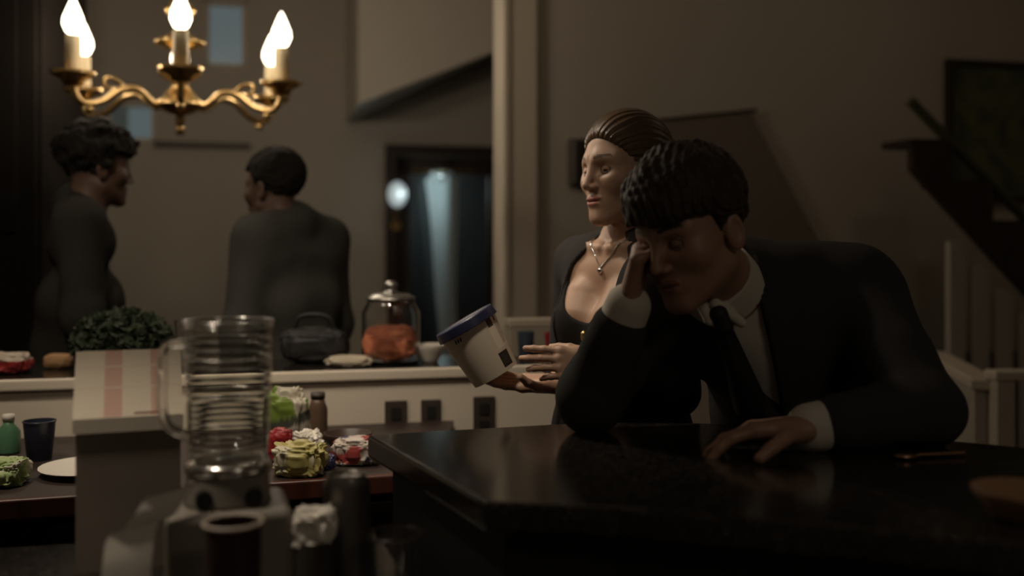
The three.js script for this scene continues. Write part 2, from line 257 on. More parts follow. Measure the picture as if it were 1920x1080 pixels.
// ---------------------------------------------------------------- chandelier
{
  const c = at(338, HOR, 3.6), o = thing('chandelier', 'brass six-armed chandelier with lit candle bulbs', 'chandelier', V(c.x, 0, c.z), 0.32);
  const Y = 1.9;
  mesh('column', lathe([[0, 1.82], [0.012, 1.825], [0.02, 1.845], [0.012, 1.86], [0.05, 1.872], [0.085, 1.89], [0.09, 1.902], [0.06, 1.925], [0.038, 1.955], [0.022, 1.965], [0.04, 1.985], [0.06, 1.995], [0.075, 2.01], [0.075, 2.018], [0.03, 2.028], [0.02, 2.06], [0.028, 2.085], [0.05, 2.1], [0.085, 2.112], [0.088, 2.124], [0.05, 2.14], [0.022, 2.16], [0.018, 2.2], [0.05, 2.225], [0.055, 2.245], [0.03, 2.262], [0.012, 2.28], [0.009, 2.5], [0.009, 2.98]], 48), M.brass, o);
  mesh('ceiling_rose', lathe([[0.0, 2.965], [0.03, 2.97], [0.065, 3.0], [0.07, 3.05]], 36), M.brass, o);
  mesh('finial', new THREE.SphereGeometry(0.018, 18, 14).translate(0, 1.808, 0), M.brass, o);
  const R = 0.385;
  for (let k = 0; k < 6; k++) {
    const a = k * Math.PI / 3, dir = (r, y) => V(Math.sin(a) * r, y, Math.cos(a) * r);
    const arm = mesh('arm', merged([tube([dir(0.05, Y), dir(0.1, Y - 0.005), dir(0.16, Y + 0.035), dir(0.22, Y + 0.028), dir(0.29, Y - 0.02), dir(0.35, Y - 0.03), dir(0.375, Y - 0.01), dir(R, Y + 0.03)], 0.0115, 60, 12), tube([dir(0.2, Y + 0.03), dir(0.24, Y + 0.06), dir(0.275, Y + 0.06), dir(0.28, Y + 0.035), dir(0.262, Y + 0.03)], 0.006, 30, 8), new THREE.SphereGeometry(0.014, 14, 10).translate(dir(0.33, 0).x, Y - 0.05, dir(0.33, 0).z)]), M.brass, o);
    const p = dir(R, 0), cyl = (g) => g.translate(p.x, 0, p.z);
    mesh('drip_pan', cyl(lathe([[0.0, 1.92], [0.03, 1.923], [0.035, 1.94], [0.065, 1.955], [0.072, 1.967], [0.03, 1.96], [0, 1.96]], 32)), M.brass, arm);
    mesh('candle_sleeve', cyl(lathe([[0.0, 1.96], [0.026, 1.96], [0.024, 2.085], [0.0, 2.088]], 24)), M.candle, arm);
    mesh('bulb', cyl(lathe([[0.0, 2.085], [0.012, 2.088], [0.024, 2.098], [0.034, 2.122], [0.032, 2.144], [0.021, 2.172], [0.009, 2.2], [0.0, 2.214]], 26)), M.bulb, arm);
    const l = new THREE.PointLight(WARM, 0.27); l.position.set(p.x, 2.13, p.z); l.castShadow = true; l.name = 'bulb_light'; arm.add(l);
  }
}

// ---------------------------------------------------------------- people: distance fields meshed with surface nets
const smin = (a, b, k) => { const h = Math.max(k - Math.abs(a - b), 0) / k; return Math.min(a, b) - h * h * k * 0.25; };
const smax = (a, b, k) => -smin(-a, -b, k);
const cone = (a, b, ra, rb) => { const bx = b.x - a.x, by = b.y - a.y, bz = b.z - a.z, l = bx * bx + by * by + bz * bz || 1e-9;
  const f = (x, y, z) => { const px = x - a.x, py = y - a.y, pz = z - a.z; let t = (px * bx + py * by + pz * bz) / l; t = t < 0 ? 0 : t > 1 ? 1 : t; return Math.hypot(px - bx * t, py - by * t, pz - bz * t) - (ra + (rb - ra) * t); };
  const r = Math.max(ra, rb); f.lo = [Math.min(a.x, b.x) - r, Math.min(a.y, b.y) - r, Math.min(a.z, b.z) - r]; f.hi = [Math.max(a.x, b.x) + r, Math.max(a.y, b.y) + r, Math.max(a.z, b.z) + r]; return f; };
const ell = (cx, cy, cz, rx, ry, rz) => (x, y, z) => { const ax = (x - cx) / rx, ay = (y - cy) / ry, az = (z - cz) / rz, k0 = Math.hypot(ax, ay, az), k1 = Math.hypot(ax / rx, ay / ry, az / rz); return k1 < 1e-9 ? -Math.min(rx, ry, rz) : k0 * (k0 - 1) / k1; };
const blend = (list, k) => (x, y, z) => { let d = list[0](x, y, z); for (let i = 1; i < list.length; i++) d = smin(d, list[i](x, y, z), k); return d; };
function bounds(list, pad) { const lo = [9, 9, 9], hi = [-9, -9, -9]; for (const f of list) for (let i = 0; i < 3; i++) { lo[i] = Math.min(lo[i], f.lo[i] - pad); hi[i] = Math.max(hi[i], f.hi[i] + pad); } return [lo, hi]; }
function nets(f, [lo, hi], h, colour) {
  const n = [0, 1, 2].map((i) => Math.ceil((hi[i] - lo[i]) / h) + 1), [nx, ny, nz] = n, val = new Float32Array(nx * ny * nz), id = new Int32Array(nx * ny * nz).fill(-1);
  const I = (i, j, k) => (k * ny + j) * nx + i, P = [], idx = [];
  // coarse pass first: skip blocks that are far from the surface
  const B = 4;
  for (let k = 0; k < nz; k += B) for (let j = 0; j < ny; j += B) for (let i = 0; i < nx; i += B) {
    const c = f(lo[0] + (i + 1.5) * h, lo[1] + (j + 1.5) * h, lo[2] + (k + 1.5) * h), far = Math.abs(c) > 6.5 * h;
    for (let kk = k; kk < Math.min(k + B, nz); kk++) for (let jj = j; jj < Math.min(j + B, ny); jj++) for (let ii = i; ii < Math.min(i + B, nx); ii++) val[I(ii, jj, kk)] = far ? c : f(lo[0] + ii * h, lo[1] + jj * h, lo[2] + kk * h);
  }
  for (let k = 0; k < nz - 1; k++) for (let j = 0; j < ny - 1; j++) for (let i = 0; i < nx - 1; i++) {
    const q = [val[I(i, j, k)], val[I(i + 1, j, k)], val[I(i, j + 1, k)], val[I(i + 1, j + 1, k)], val[I(i, j, k + 1)], val[I(i + 1, j, k + 1)], val[I(i, j + 1, k + 1)], val[I(i + 1, j + 1, k + 1)]];
    let m = 0; for (let s = 0; s < 8; s++) if (q[s] < 0) m++;
    if (m === 0 || m === 8) continue;
    let sx = 0, sy = 0, sz = 0, c = 0;
    const E = (a, b) => { if ((q[a] < 0) !== (q[b] < 0)) { const t = q[a] / (q[a] - q[b]); sx += (a & 1) + ((b & 1) - (a & 1)) * t; sy += ((a >> 1) & 1) + (((b >> 1) & 1) - ((a >> 1) & 1)) * t; sz += (a >> 2) + ((b >> 2) - (a >> 2)) * t; c++; } };
    E(0, 1); E(2, 3); E(4, 5); E(6, 7); E(0, 2); E(1, 3); E(4, 6); E(5, 7); E(0, 4); E(1, 5); E(2, 6); E(3, 7);
    id[I(i, j, k)] = P.length / 3; P.push(lo[0] + (i + sx / c) * h, lo[1] + (j + sy / c) * h, lo[2] + (k + sz / c) * h);
  }
  const quad = (a, b, c, d, flip) => { if (a < 0 || b < 0 || c < 0 || d < 0) return; flip ? idx.push(a, c, b, b, c, d) : idx.push(a, b, c, b, d, c); };
  for (let k = 1; k < nz - 1; k++) for (let j = 1; j < ny - 1; j++) for (let i = 1; i < nx - 1; i++) {
    const v = val[I(i, j, k)] < 0;
    if (v !== (val[I(i + 1, j, k)] < 0)) quad(id[I(i, j - 1, k - 1)], id[I(i, j, k - 1)], id[I(i, j - 1, k)], id[I(i, j, k)], !v);
    if (v !== (val[I(i, j + 1, k)] < 0)) quad(id[I(i - 1, j, k - 1)], id[I(i, j, k - 1)], id[I(i - 1, j, k)], id[I(i, j, k)], v);
    if (v !== (val[I(i, j, k + 1)] < 0)) quad(id[I(i - 1, j - 1, k)], id[I(i, j - 1, k)], id[I(i - 1, j, k)], id[I(i, j, k)], !v);
  }
  const N = new Float32Array(P.length), C = colour ? new Float32Array(P.length) : null, e = h * 0.5;
  for (let i = 0; i < P.length; i += 3) {
    let x = P[i], y = P[i + 1], z = P[i + 2];
    const g = () => { const a = f(x + e, y, z) - f(x - e, y, z), b = f(x, y + e, z) - f(x, y - e, z), c = f(x, y, z + e) - f(x, y, z - e), l = Math.hypot(a, b, c) || 1; return [a / l, b / l, c / l, l / (2 * e)]; };
    let q = g(); const d = Math.max(-h * 0.5, Math.min(h * 0.5, f(x, y, z) / Math.max(q[3], 0.5)));
    x = P[i] -= q[0] * d; y = P[i + 1] -= q[1] * d; z = P[i + 2] -= q[2] * d; q = g(); N.set(q.slice(0, 3), i);
    if (C) C.set(colour(x, y, z), i);
  }
  const geo = new THREE.BufferGeometry(); geo.setAttribute('position', new THREE.Float32BufferAttribute(P, 3)); geo.setAttribute('normal', new THREE.BufferAttribute(N, 3));
  if (C) geo.setAttribute('color', new THREE.BufferAttribute(C, 3));
  const uv = new Float32Array(P.length / 3 * 2); for (let i = 0; i < P.length / 3; i++) { uv[2 * i] = (P[3 * i] + P[3 * i + 2]) * 1.0; uv[2 * i + 1] = P[3 * i + 1]; } geo.setAttribute('uv', new THREE.BufferAttribute(uv, 2));
  geo.setIndex(idx); return geo;
}
// a head in its own frame: face towards +z, origin between the ears at eye level
function headField(o) {
  const j = o.male ? 1.08 : 1, S = (f) => (x, y, z) => f(Math.abs(x), y, z);
  const base = blend([ell(0, 0.036, -0.017, 0.073, 0.083, 0.094), ell(0, -0.03, 0.022, 0.058, 0.078, 0.06)], 0.045);
  const jaw = S(cone(V(0.046 * j, -0.062, 0.0), V(0.012 * j, -0.1, 0.062), 0.017, 0.0155)), chin = ell(0, -0.1, 0.068, 0.017 * j, 0.014, 0.0145);
  const cheek = S(ell(0.04, -0.026, 0.05, 0.024, 0.02, 0.022)), brow = S(cone(V(0.01, 0.019, 0.074), V(0.044, 0.018, 0.056), 0.0115, 0.01));
  const nose = cone(V(0, 0.012, 0.079), V(0, -0.034, 0.1), 0.0065, 0.0085), wing = S(ell(0.0105, -0.038, 0.0885, 0.0075, 0.0065, 0.0095)), muzzle = ell(0, -0.067, 0.062, 0.03, 0.022, 0.022);
  const socket = S(ell(0.031, -0.002, 0.086, 0.0185, 0.0115, 0.0145)), ball = S(ell(0.031, -0.003, 0.0635, 0.0125, 0.0125, 0.0125));
  const lid = S((x, y, z) => Math.max(Math.hypot(x - 0.031, y + 0.003, z - 0.0632) - 0.0138, -(y + (o.lid ?? 0.001) - 0.0) + 0.0));
  const lidLow = S((x, y, z) => Math.max(Math.hypot(x - 0.031, y + 0.003, z - 0.0632) - 0.0135, y + 0.0085));
  const lipU = ell(0, -0.0615, 0.081, 0.0225, 0.0058, 0.009), lipL = ell(0, -0.0725, 0.0795, 0.019, 0.0066, 0.009), gap = ell(0, -0.067, 0.0905, 0.0235, 0.0012, 0.009), nostril = S(ell(0.007, -0.0445, 0.091, 0.0035, 0.003, 0.0045));
  const ear = S((x, y, z) => { const yy = y + 0.013, zz = z + 0.014, xx = x - 0.078 + 0.2 * zz; return Math.max(ell(0, 0, 0, 0.0085, 0.031, 0.018)(xx, yy, zz), -ell(0.009, 0.002, 0.002, 0.006, 0.02, 0.011)(xx, yy, zz)); });
  const neck = cone(V(0, -0.06, -0.022), o.neckEnd || V(0, -0.2, -0.05), o.male ? 0.054 : 0.046, o.male ? 0.058 : 0.05);
  const f = (x, y, z) => {
    let d = smin(base(x, y, z), jaw(x, y, z), 0.03); d = smin(d, chin(x, y, z), 0.018); d = smin(d, cheek(x, y, z), 0.028); d = smin(d, muzzle(x, y, z), 0.02); d = smin(d, brow(x, y, z), o.male ? 0.018 : 0.022);
    d = smax(d, -socket(x, y, z), 0.014); d = smin(d, nose(x, y, z), 0.011); d = smin(d, wing(x, y, z), 0.006); d = smax(d, -nostril(x, y, z), 0.003);
    d = smin(d, lipU(x, y, z), 0.0055); d = smin(d, lipL(x, y, z), 0.0055); d = smax(d, -gap(x, y, z), 0.003);
    d = smin(d, ball(x, y, z), 0.0012); d = smin(d, lid(x, y, z), 0.003); d = smin(d, lidLow(x, y, z), 0.003);
    d = smin(d, ear(x, y, z), 0.006); return smin(d, neck(x, y, z), 0.025);
  };
  const skin = o.skin, lip = o.lip || skin, col = (x, y, z) => {
    const ax = Math.abs(x), m = 1 + 0.05 * noise(x * 90, y * 90, z * 90);
    if (z > 0.05 && ball(x, y, z) < 0.0006 && lid(x, y, z) > 0.0004 && lidLow(x, y, z) > 0.0004) { const r = Math.hypot(ax - 0.031 + (x < 0 ? 0.002 : -0.002), y + 0.0035); return r < 0.0028 ? [0.005, 0.005, 0.005] : r < 0.006 ? [0.03, 0.028, 0.022] : [0.4, 0.37, 0.33]; }
    if (z > 0.05 && Math.min(lipU(x, y, z), lipL(x, y, z)) < 0.0012) return lip.map((c) => c * m);
    const by = 0.0215 + 0.004 * Math.sin((ax - 0.014) * 70), bt = Math.abs(y - by) / (0.0034 * (1.15 - (ax - 0.014) * 14));
    if (z > 0.03 && ax > 0.013 && ax < 0.05 && bt < 1) return o.brow;
    if (z > 0.05 && Math.abs(Math.hypot(ax - 0.031, (y + 0.003) * 1.35) - 0.0125) < 0.0016) return skin.map((c) => c * 0.3);
    return skin.map((c) => c * m);
  };
  return { f, col };
}
const headMatrix = (p, yaw, pitch, roll, s) => new THREE.Matrix4().compose(p, new THREE.Quaternion().setFromEuler(new THREE.Euler(pitch, yaw, roll, 'YXZ')), V(s, s, s));
const HEADBOX = [[-0.1, -0.2, -0.16], [0.1, 0.135, 0.125]];
function headGeo(o, m, h) { const { f, col } = headField(o); const g = nets(f, HEADBOX, h, col); g.applyMatrix4(m); return g; }
function hairGeo(kind, m, h) {
  const cap = kind === 'sleek' ? ell(0, 0.04, -0.02, 0.0805, 0.0905, 0.104) : kind === 'curly' ? ell(0, 0.055, -0.012, 0.098, 0.094, 0.122) : kind === 'short' ? ell(0, 0.044, -0.02, 0.085, 0.092, 0.105) : ell(0, 0.05, -0.012, 0.091, 0.094, 0.115);
  const bun = kind === 'sleek' ? ell(0, -0.012, -0.128, 0.04, 0.036, 0.026) : null;
  const f = (x, y, z) => {
    let d = cap(x, y, z);
    if (kind === 'sleek') {
      const a = Math.atan2(x, y + 0.01), sweep = a * 46 + 26 * (z + 0.1) + 2 * noise(x * 30, y * 30, z * 20);
      d += 0.0011 * Math.sin(sweep) + 0.0006 * Math.sin(sweep * 2.3 + 1);
      d = smin(d, bun(x, y, z) + 0.001 * Math.sin(Math.atan2(x, y + 0.012) * 9 + 400 * Math.hypot(x, y)), 0.012);
      const front = z * 0.8 - (y + 0.012) * 0.62 - 0.012 - 0.10 * Math.max(0, -x);
      d = smax(d, front, 0.01); d = smax(d, -(y + 0.055 - 0.25 * (z + 0.05)), 0.012);
      const ear = ell(0.08, -0.015, -0.008, 0.016, 0.03, 0.02)(Math.abs(x), y, z); d = smax(d, -ear, 0.006);
    } else {
      const amp = kind === 'messy' ? 0.006 : kind === 'curly' ? 0.014 : 0.003;
      d += amp * noise(x * 34 + 3, y * 34, z * 34) + amp * 0.35 * noise(x * 110, y * 60, z * 110) + 0.0014 * Math.sin(420 * x - 160 * z + 90 * y + 5 * noise(x * 24, y * 24, z * 24)) + 0.0012 * noise(x * 260, y * 80, z * 120);
      const line = kind === 'messy' ? 0.032 : kind === 'curly' ? 0.04 : 0.06;
      const front = Math.min(line - y + 0.006 * noise(x * 60, 3, z * 60), z - 0.012 - 0.35 * y);
      d = smax(d, front, 0.01); d = smax(d, -(y + (kind === 'curly' ? 0.1 : 0.075) + 0.2 * Math.min(0, z)), 0.015);
    }
    return d;
  };
  const g = nets(f, [[-0.125, -0.13, -0.17], [0.125, 0.18, 0.135]], h); g.applyMatrix4(m); return g;
}
// a hand: wrist, direction of the fingers, direction the palm faces, thumb side (+1 / -1), bends per finger
function hand(wrist, fwd, palm, side, curl, s = 1, thumb = 0.5, out = 1) {
  const f = fwd.clone().normalize(), n = palm.clone().addScaledVector(f, -palm.dot(f)).normalize(), t = f.clone().cross(n).multiplyScalar(side).normalize();
  const p = (a, b, c) => wrist.clone().addScaledVector(f, a * s).addScaledVector(t, b * s).addScaledVector(n, c * s), parts = [], pads = [];
  const LEN = [[0.041, 0.025, 0.02], [0.045, 0.028, 0.021], [0.041, 0.026, 0.02], [0.032, 0.02, 0.018]], off = [0.03, 0.0105, -0.0095, -0.028], base = [0.086, 0.09, 0.085, 0.077], rad = [0.0092, 0.0095, 0.009, 0.0078];
  pads.push(cone(p(-0.05, 0, 0), p(0.0, 0, 0), 0.026 * s, 0.0235 * s), cone(p(0.01, 0.022, 0.004), p(0.045, 0.026, 0.006), 0.015 * s, 0.015 * s));
  for (let i = 0; i < 4; i++) {
    const k = p(base[i], off[i], 0); pads.push(cone(p(0.004, off[i] * 0.55, 0), k, 0.0155 * s, 0.0118 * s));
    let ang = 0, a = k; const spread = off[i] * 1.6;
    LEN[i].forEach((l, q) => { ang += curl[i] * (q === 0 ? 0.8 : q === 1 ? 1.1 : 0.7); const dir = f.clone().multiplyScalar(Math.cos(ang)).addScaledVector(n, Math.sin(ang)).addScaledVector(t, spread).normalize(), b = a.clone().addScaledVector(dir, l * s); parts.push([cone(a, b, rad[i] * s * (1 - 0.08 * q), rad[i] * s * (0.94 - 0.1 * q)), i]); a = b; });
  }
  let a = p(0.032, 0.03, 0.006);
  [[0.038, 0.9, 0.2], [0.032, 0.55, 0.45], [0.025, 0.3, 0.6]].forEach(([l, o, c], q) => { const dir = f.clone().multiplyScalar(0.75).addScaledVector(t, o * out).addScaledVector(n, c * thumb * 2).normalize(), b = a.clone().addScaledVector(dir, l * s); parts.push([cone(a, b, (0.0125 - 0.0015 * q) * s, (0.0112 - 0.0015 * q) * s), 4]); a = b; });
  const chains = [0, 1, 2, 3, 4].map((i) => parts.filter((q) => q[1] === i).map((q) => q[0])), pad = blend(pads, 0.014 * s);
  const fld = (x, y, z) => { const b = pad(x, y, z); let d = b; for (const c of chains) { let e = 9; for (const q of c) { const v = q(x, y, z); e = e === 9 ? v : smin(e, v, 0.004); } d = Math.min(d, smin(b, e, 0.009 * s)); } return d; };
  return { f: fld, box: bounds([...pads, ...parts.map((q) => q[0])], 0.008) };
}
const flatSkin = (c) => (x, y, z) => { const m = 1 + 0.06 * noise(x * 70, y * 70, z * 70); return [c[0] * m, c[1] * m, c[2] * m]; };
function bodyMesh(name, geos, mat, root) { const g = mergeGeometries(geos); g.translate(-root.position.x, -root.position.y, -root.position.z); return mesh(name, g, mat, root); }
const fit = (g, root) => g.translate(-root.position.x, -root.position.y, -root.position.z);

// ---- the woman behind the bar
{
  const base = V(0.237, 0, -2.25), th = -51 * Math.PI / 180, c = Math.cos(th), s = Math.sin(th);
  const W = (x, y, z) => V(base.x + x * c + z * s, y, base.z - x * s + z * c), toLocal = (x, y, z) => { const dx = x - base.x, dz = z - base.z; return [dx * c - dz * s, y, dx * s + dz * c]; };
  const root = thing('person', 'woman with pulled-back fair hair and low-cut black dress holding a white tub', 'person', base);
  const SK = [0.55, 0.35, 0.245];
  const hm = headMatrix(V(0.246, 1.567, -2.245), -0.98, 0.02, 0.03, 1.05);
  const sh = [W(-0.16, 1.365, -0.025), W(0.16, 1.365, -0.025)], el = [V(0.13, 1.095, -2.43), V(0.352, 1.085, -2.17)], wr = [V(0.102, 1.100, -2.205), V(0.178, 1.152, -2.085)];
  const torso = (o) => [cone(W(0, 0.96, -0.01), W(0, 1.08, 0), 0.135 + o, 0.112 + o), cone(W(-0.05, 1.2, 0.0), W(0.05, 1.2, 0.0), 0.098 + o, 0.098 + o), cone(W(-0.09, 1.33, -0.015), W(0.09, 1.33, -0.015), 0.07 + o, 0.07 + o), cone(W(0, 1.37, -0.02), W(0, 1.46, -0.03), 0.056 + o, 0.047), cone(W(-0.14, 1.362, -0.025), W(-0.03, 1.40, -0.03), 0.042 + o, 0.04 + o), cone(W(0.14, 1.362, -0.025), W(0.03, 1.40, -0.03), 0.042 + o, 0.04 + o)];
  const bust = (o) => [cone(W(-0.058, 1.24, 0.056), W(-0.062, 1.285, 0.04), 0.056 + o, 0.046 + o), cone(W(0.058, 1.24, 0.056), W(0.062, 1.285, 0.04), 0.056 + o, 0.046 + o)];
  const legs = (o) => [cone(W(-0.085, 0.94, -0.01), W(-0.09, 0.5, 0), 0.085 + o, 0.056 + o), cone(W(-0.09, 0.5, 0), W(-0.09, 0.09, -0.02), 0.054 + o, 0.036 + o), cone(W(0.085, 0.94, -0.01), W(0.09, 0.5, 0), 0.085 + o, 0.056 + o), cone(W(0.09, 0.5, 0), W(0.09, 0.09, -0.02), 0.054 + o, 0.036 + o), cone(W(-0.09, 0.04, -0.03), W(-0.095, 0.03, 0.13), 0.035 + o, 0.028 + o), cone(W(0.09, 0.04, -0.03), W(0.095, 0.03, 0.13), 0.035 + o, 0.028 + o)];
  const arms = (o) => [0, 1].flatMap((i) => [cone(sh[i], el[i], 0.044 + o, 0.036 + o), cone(el[i], wr[i], 0.035 + o, 0.025 + o)]);
  const pb = [...torso(0), ...legs(0), ...arms(0)], bf = blend(pb, 0.04), b2 = blend(bust(0), 0.006);
  const bodyF = (x, y, z) => smin(bf(x, y, z), b2(x, y, z), 0.018);
  const collar = blend([cone(W(-0.015, 1.395, 0.043), W(-0.13, 1.405, 0.005), 0.008, 0.008), cone(W(0.015, 1.395, 0.043), W(0.13, 1.405, 0.005), 0.008, 0.008)], 0.01);
  const skinF = (x, y, z) => smin(bodyF(x, y, z), collar(x, y, z), 0.02);
  const col = flatSkin(SK);
  const R = hand(wr[0], V(-1, 0.02, 0.05), V(0.05, 1, 0.25), -1, [0.12, 0.1, 0.12, 0.2], 0.93, 0.6), L = hand(wr[1], V(-1, 0.05, -0.06), V(0, -0.28, -0.96), -1, [0.12, 0.2, 0.3, 0.42], 0.9, 0.6, 0.25);
  bodyMesh('body', [nets(skinF, bounds(pb, 0.05), 0.009, col), headGeo({ skin: SK, lip: [0.42, 0.16, 0.13], brow: [0.14, 0.085, 0.055], lid: 0.003 }, hm, 0.0024), nets(R.f, R.box, 0.0028, col), nets(L.f, L.box, 0.0028, col)], M.skin, root);
  tag(mesh('hair', fit(hairGeo('sleek', hm, 0.0024), root), M.hairFair, root), undefined); delete root.children.at(-1).userData.category; delete root.children.at(-1).userData.label;
  // dress: tight bodice with a deep rounded neckline
  const dr = blend([...torso(0.006).slice(0, 3)], 0.04), db = blend(bust(0.006), 0.02), skirt = blend([cone(W(0, 0.98, -0.01), W(0, 0.62, 0), 0.15, 0.2)], 0.05);
  const neckline = (x, y, z) => { const [lx, ly, lz] = toLocal(x, y, z), w = 0.105 * Math.sqrt(Math.max(0, ly - 1.232) / 0.1); return Math.max(Math.abs(lx) - Math.min(w, 0.125), 0.0 - lz, 1.232 - ly); };
  const dressF = (x, y, z) => { let d = smin(smin(dr(x, y, z), db(x, y, z), 0.03), skirt(x, y, z), 0.06); d = Math.max(d, y - 1.34); return Math.max(d, -neckline(x, y, z)); };
  mesh('dress', fit(nets(dressF, [[base.x - 0.3, 0.6, base.z - 0.3], [base.x + 0.3, 1.4, base.z + 0.3]], 0.006), root), M.dress, root);
  // open jacket
  const ja = blend([...torso(0.01).slice(0, 3), ...torso(0.012).slice(4)], 0.04), jb = blend(bust(0.009), 0.02), jarm = blend(arms(0.01), 0.03);
  const open = (x, y, z) => { const [lx, ly, lz] = toLocal(x, y, z); const w = ly > 1.36 ? 0.088 - 0.75 * (ly - 1.36) : ly > 1.24 ? 0.088 + 0.012 * Math.sin((ly - 1.24) * 26) : 0.088 + (1.24 - ly) * 0.25; return Math.max(Math.abs(lx) - w, 0.015 - lz); };
  const jF = (x, y, z) => { let d = smin(smin(ja(x, y, z), jb(x, y, z), 0.03), jarm(x, y, z), 0.03); d = Math.max(d, -open(x, y, z), 0.93 - y); for (const p of wr) d = Math.max(d, 0.05 - Math.hypot(x - p.x, y - p.y, z - p.z)); return d; };
  mesh('jacket', fit(nets(jF, bounds([...torso(0.02), ...arms(0.02)], 0.03), 0.006), root), M.suit, root);
  // necklace with pendant, gold button
  const onChest = (lx, ly) => { let z = 0.16; for (let i = 0; i < 60; i++) { const p = W(lx, ly, z), d = skinF(p.x, p.y, p.z); if (d < 0.0015) break; z -= Math.max(d * 0.6, 0.0006); } return W(lx, ly, z); };
  const pts = []; for (let i = -8; i <= 8; i++) { const t = i / 8; pts.push(onChest(t * 0.062, 1.352 + 0.075 * Math.abs(t) ** 1.15).sub(base)); }
  const nk = mesh('necklace', tube(pts, 0.0019, 80, 8), M.chrome, root); mesh('pendant', new THREE.OctahedronGeometry(0.008, 1).translate(pts[8].x, pts[8].y - 0.007, pts[8].z), M.chrome, nk);
  const bt = at(1086, 636, 2.13).sub(base); 
  const bp = (() => { let z = 0.25; for (let i = 0; i < 80; i++) { const p = W(0.004, 1.205, z); if (dressF(p.x, p.y, p.z) < 0.003) break; z -= 0.003; } return W(0.004, 1.205, z).sub(base); })();
  mesh('button', new THREE.SphereGeometry(0.008, 16, 12).scale(1, 1.5, 1).translate(bp.x, bp.y, bp.z), M.brass, root);
  // ---- the tub she holds
  const tb = at(930, 703, 2.185), tp = at(873, 606, 2.185), ax = tp.clone().sub(tb), H = ax.length();
  const cv = document.createElement('canvas'); cv.width = 1024; cv.height = 360; const g = cv.getContext('2d');
  g.fillStyle = '#d9ccb8'; g.fillRect(0, 0, 1024, 360);
  g.fillStyle = '#3a322b'; for (let i = 0; i < 3; i++) { g.save(); g.translate(318 + i * 17, 62); g.rotate(0.3); g.beginPath(); g.ellipse(0, 0, 6, 15, 0, 0, 7); g.fill(); g.restore(); }
  g.fillStyle = '#e6dac8'; g.fillRect(520, 24, 150, 200); g.fillStyle = '#4a4038'; g.fillRect(524, 28, 44, 60); g.fillRect(590, 30, 20, 40);
  for (let i = 0; i < 17; i++) g.fillRect(580, 78 + i * 8, 66 - (i * 29) % 26, 2.4);
  g.fillStyle = '#2c2622'; g.fillRect(500, 246, 84, 92); g.fillStyle = '#57504a'; for (let i = 0; i < 6; i++) g.fillRect(512, 260 + i * 11, 40 + (i * 17) % 22, 3);
  const tx = new THREE.CanvasTexture(cv); tx.colorSpace = THREE.SRGBColorSpace; tx.wrapS = THREE.RepeatWrapping;
  const tub = thing('ice_cream_tub', 'white paper tub with dark blue lid tilted in the hand of the woman', 'tub', tb);
  tub.quaternion.setFromUnitVectors(V(0, 1, 0), ax.clone().normalize());
  const wall = new THREE.CylinderGeometry(0.066, 0.0525, H, 64, 1, true).translate(0, H / 2, 0); wall.rotateY(Math.PI * 1.2);
  mesh('carton', wall, std(1, 1, 1, 0.6, { map: tx, side: THREE.DoubleSide }), tub);
  mesh('carton_bottom', new THREE.CylinderGeometry(0.0515, 0.0515, 0.003, 48).translate(0, 0.004, 0), M.paper, tub);
  mesh('lid', lathe([[0, H + 0.006], [0.064, H + 0.006], [0.0675, H + 0.009], [0.0685, H + 0.005], [0.071, H - 0.012], [0.0695, H - 0.013], [0.066, H + 0.0], [0, H + 0.001]], 64), std(0.018, 0.02, 0.055, 0.4), tub);
}
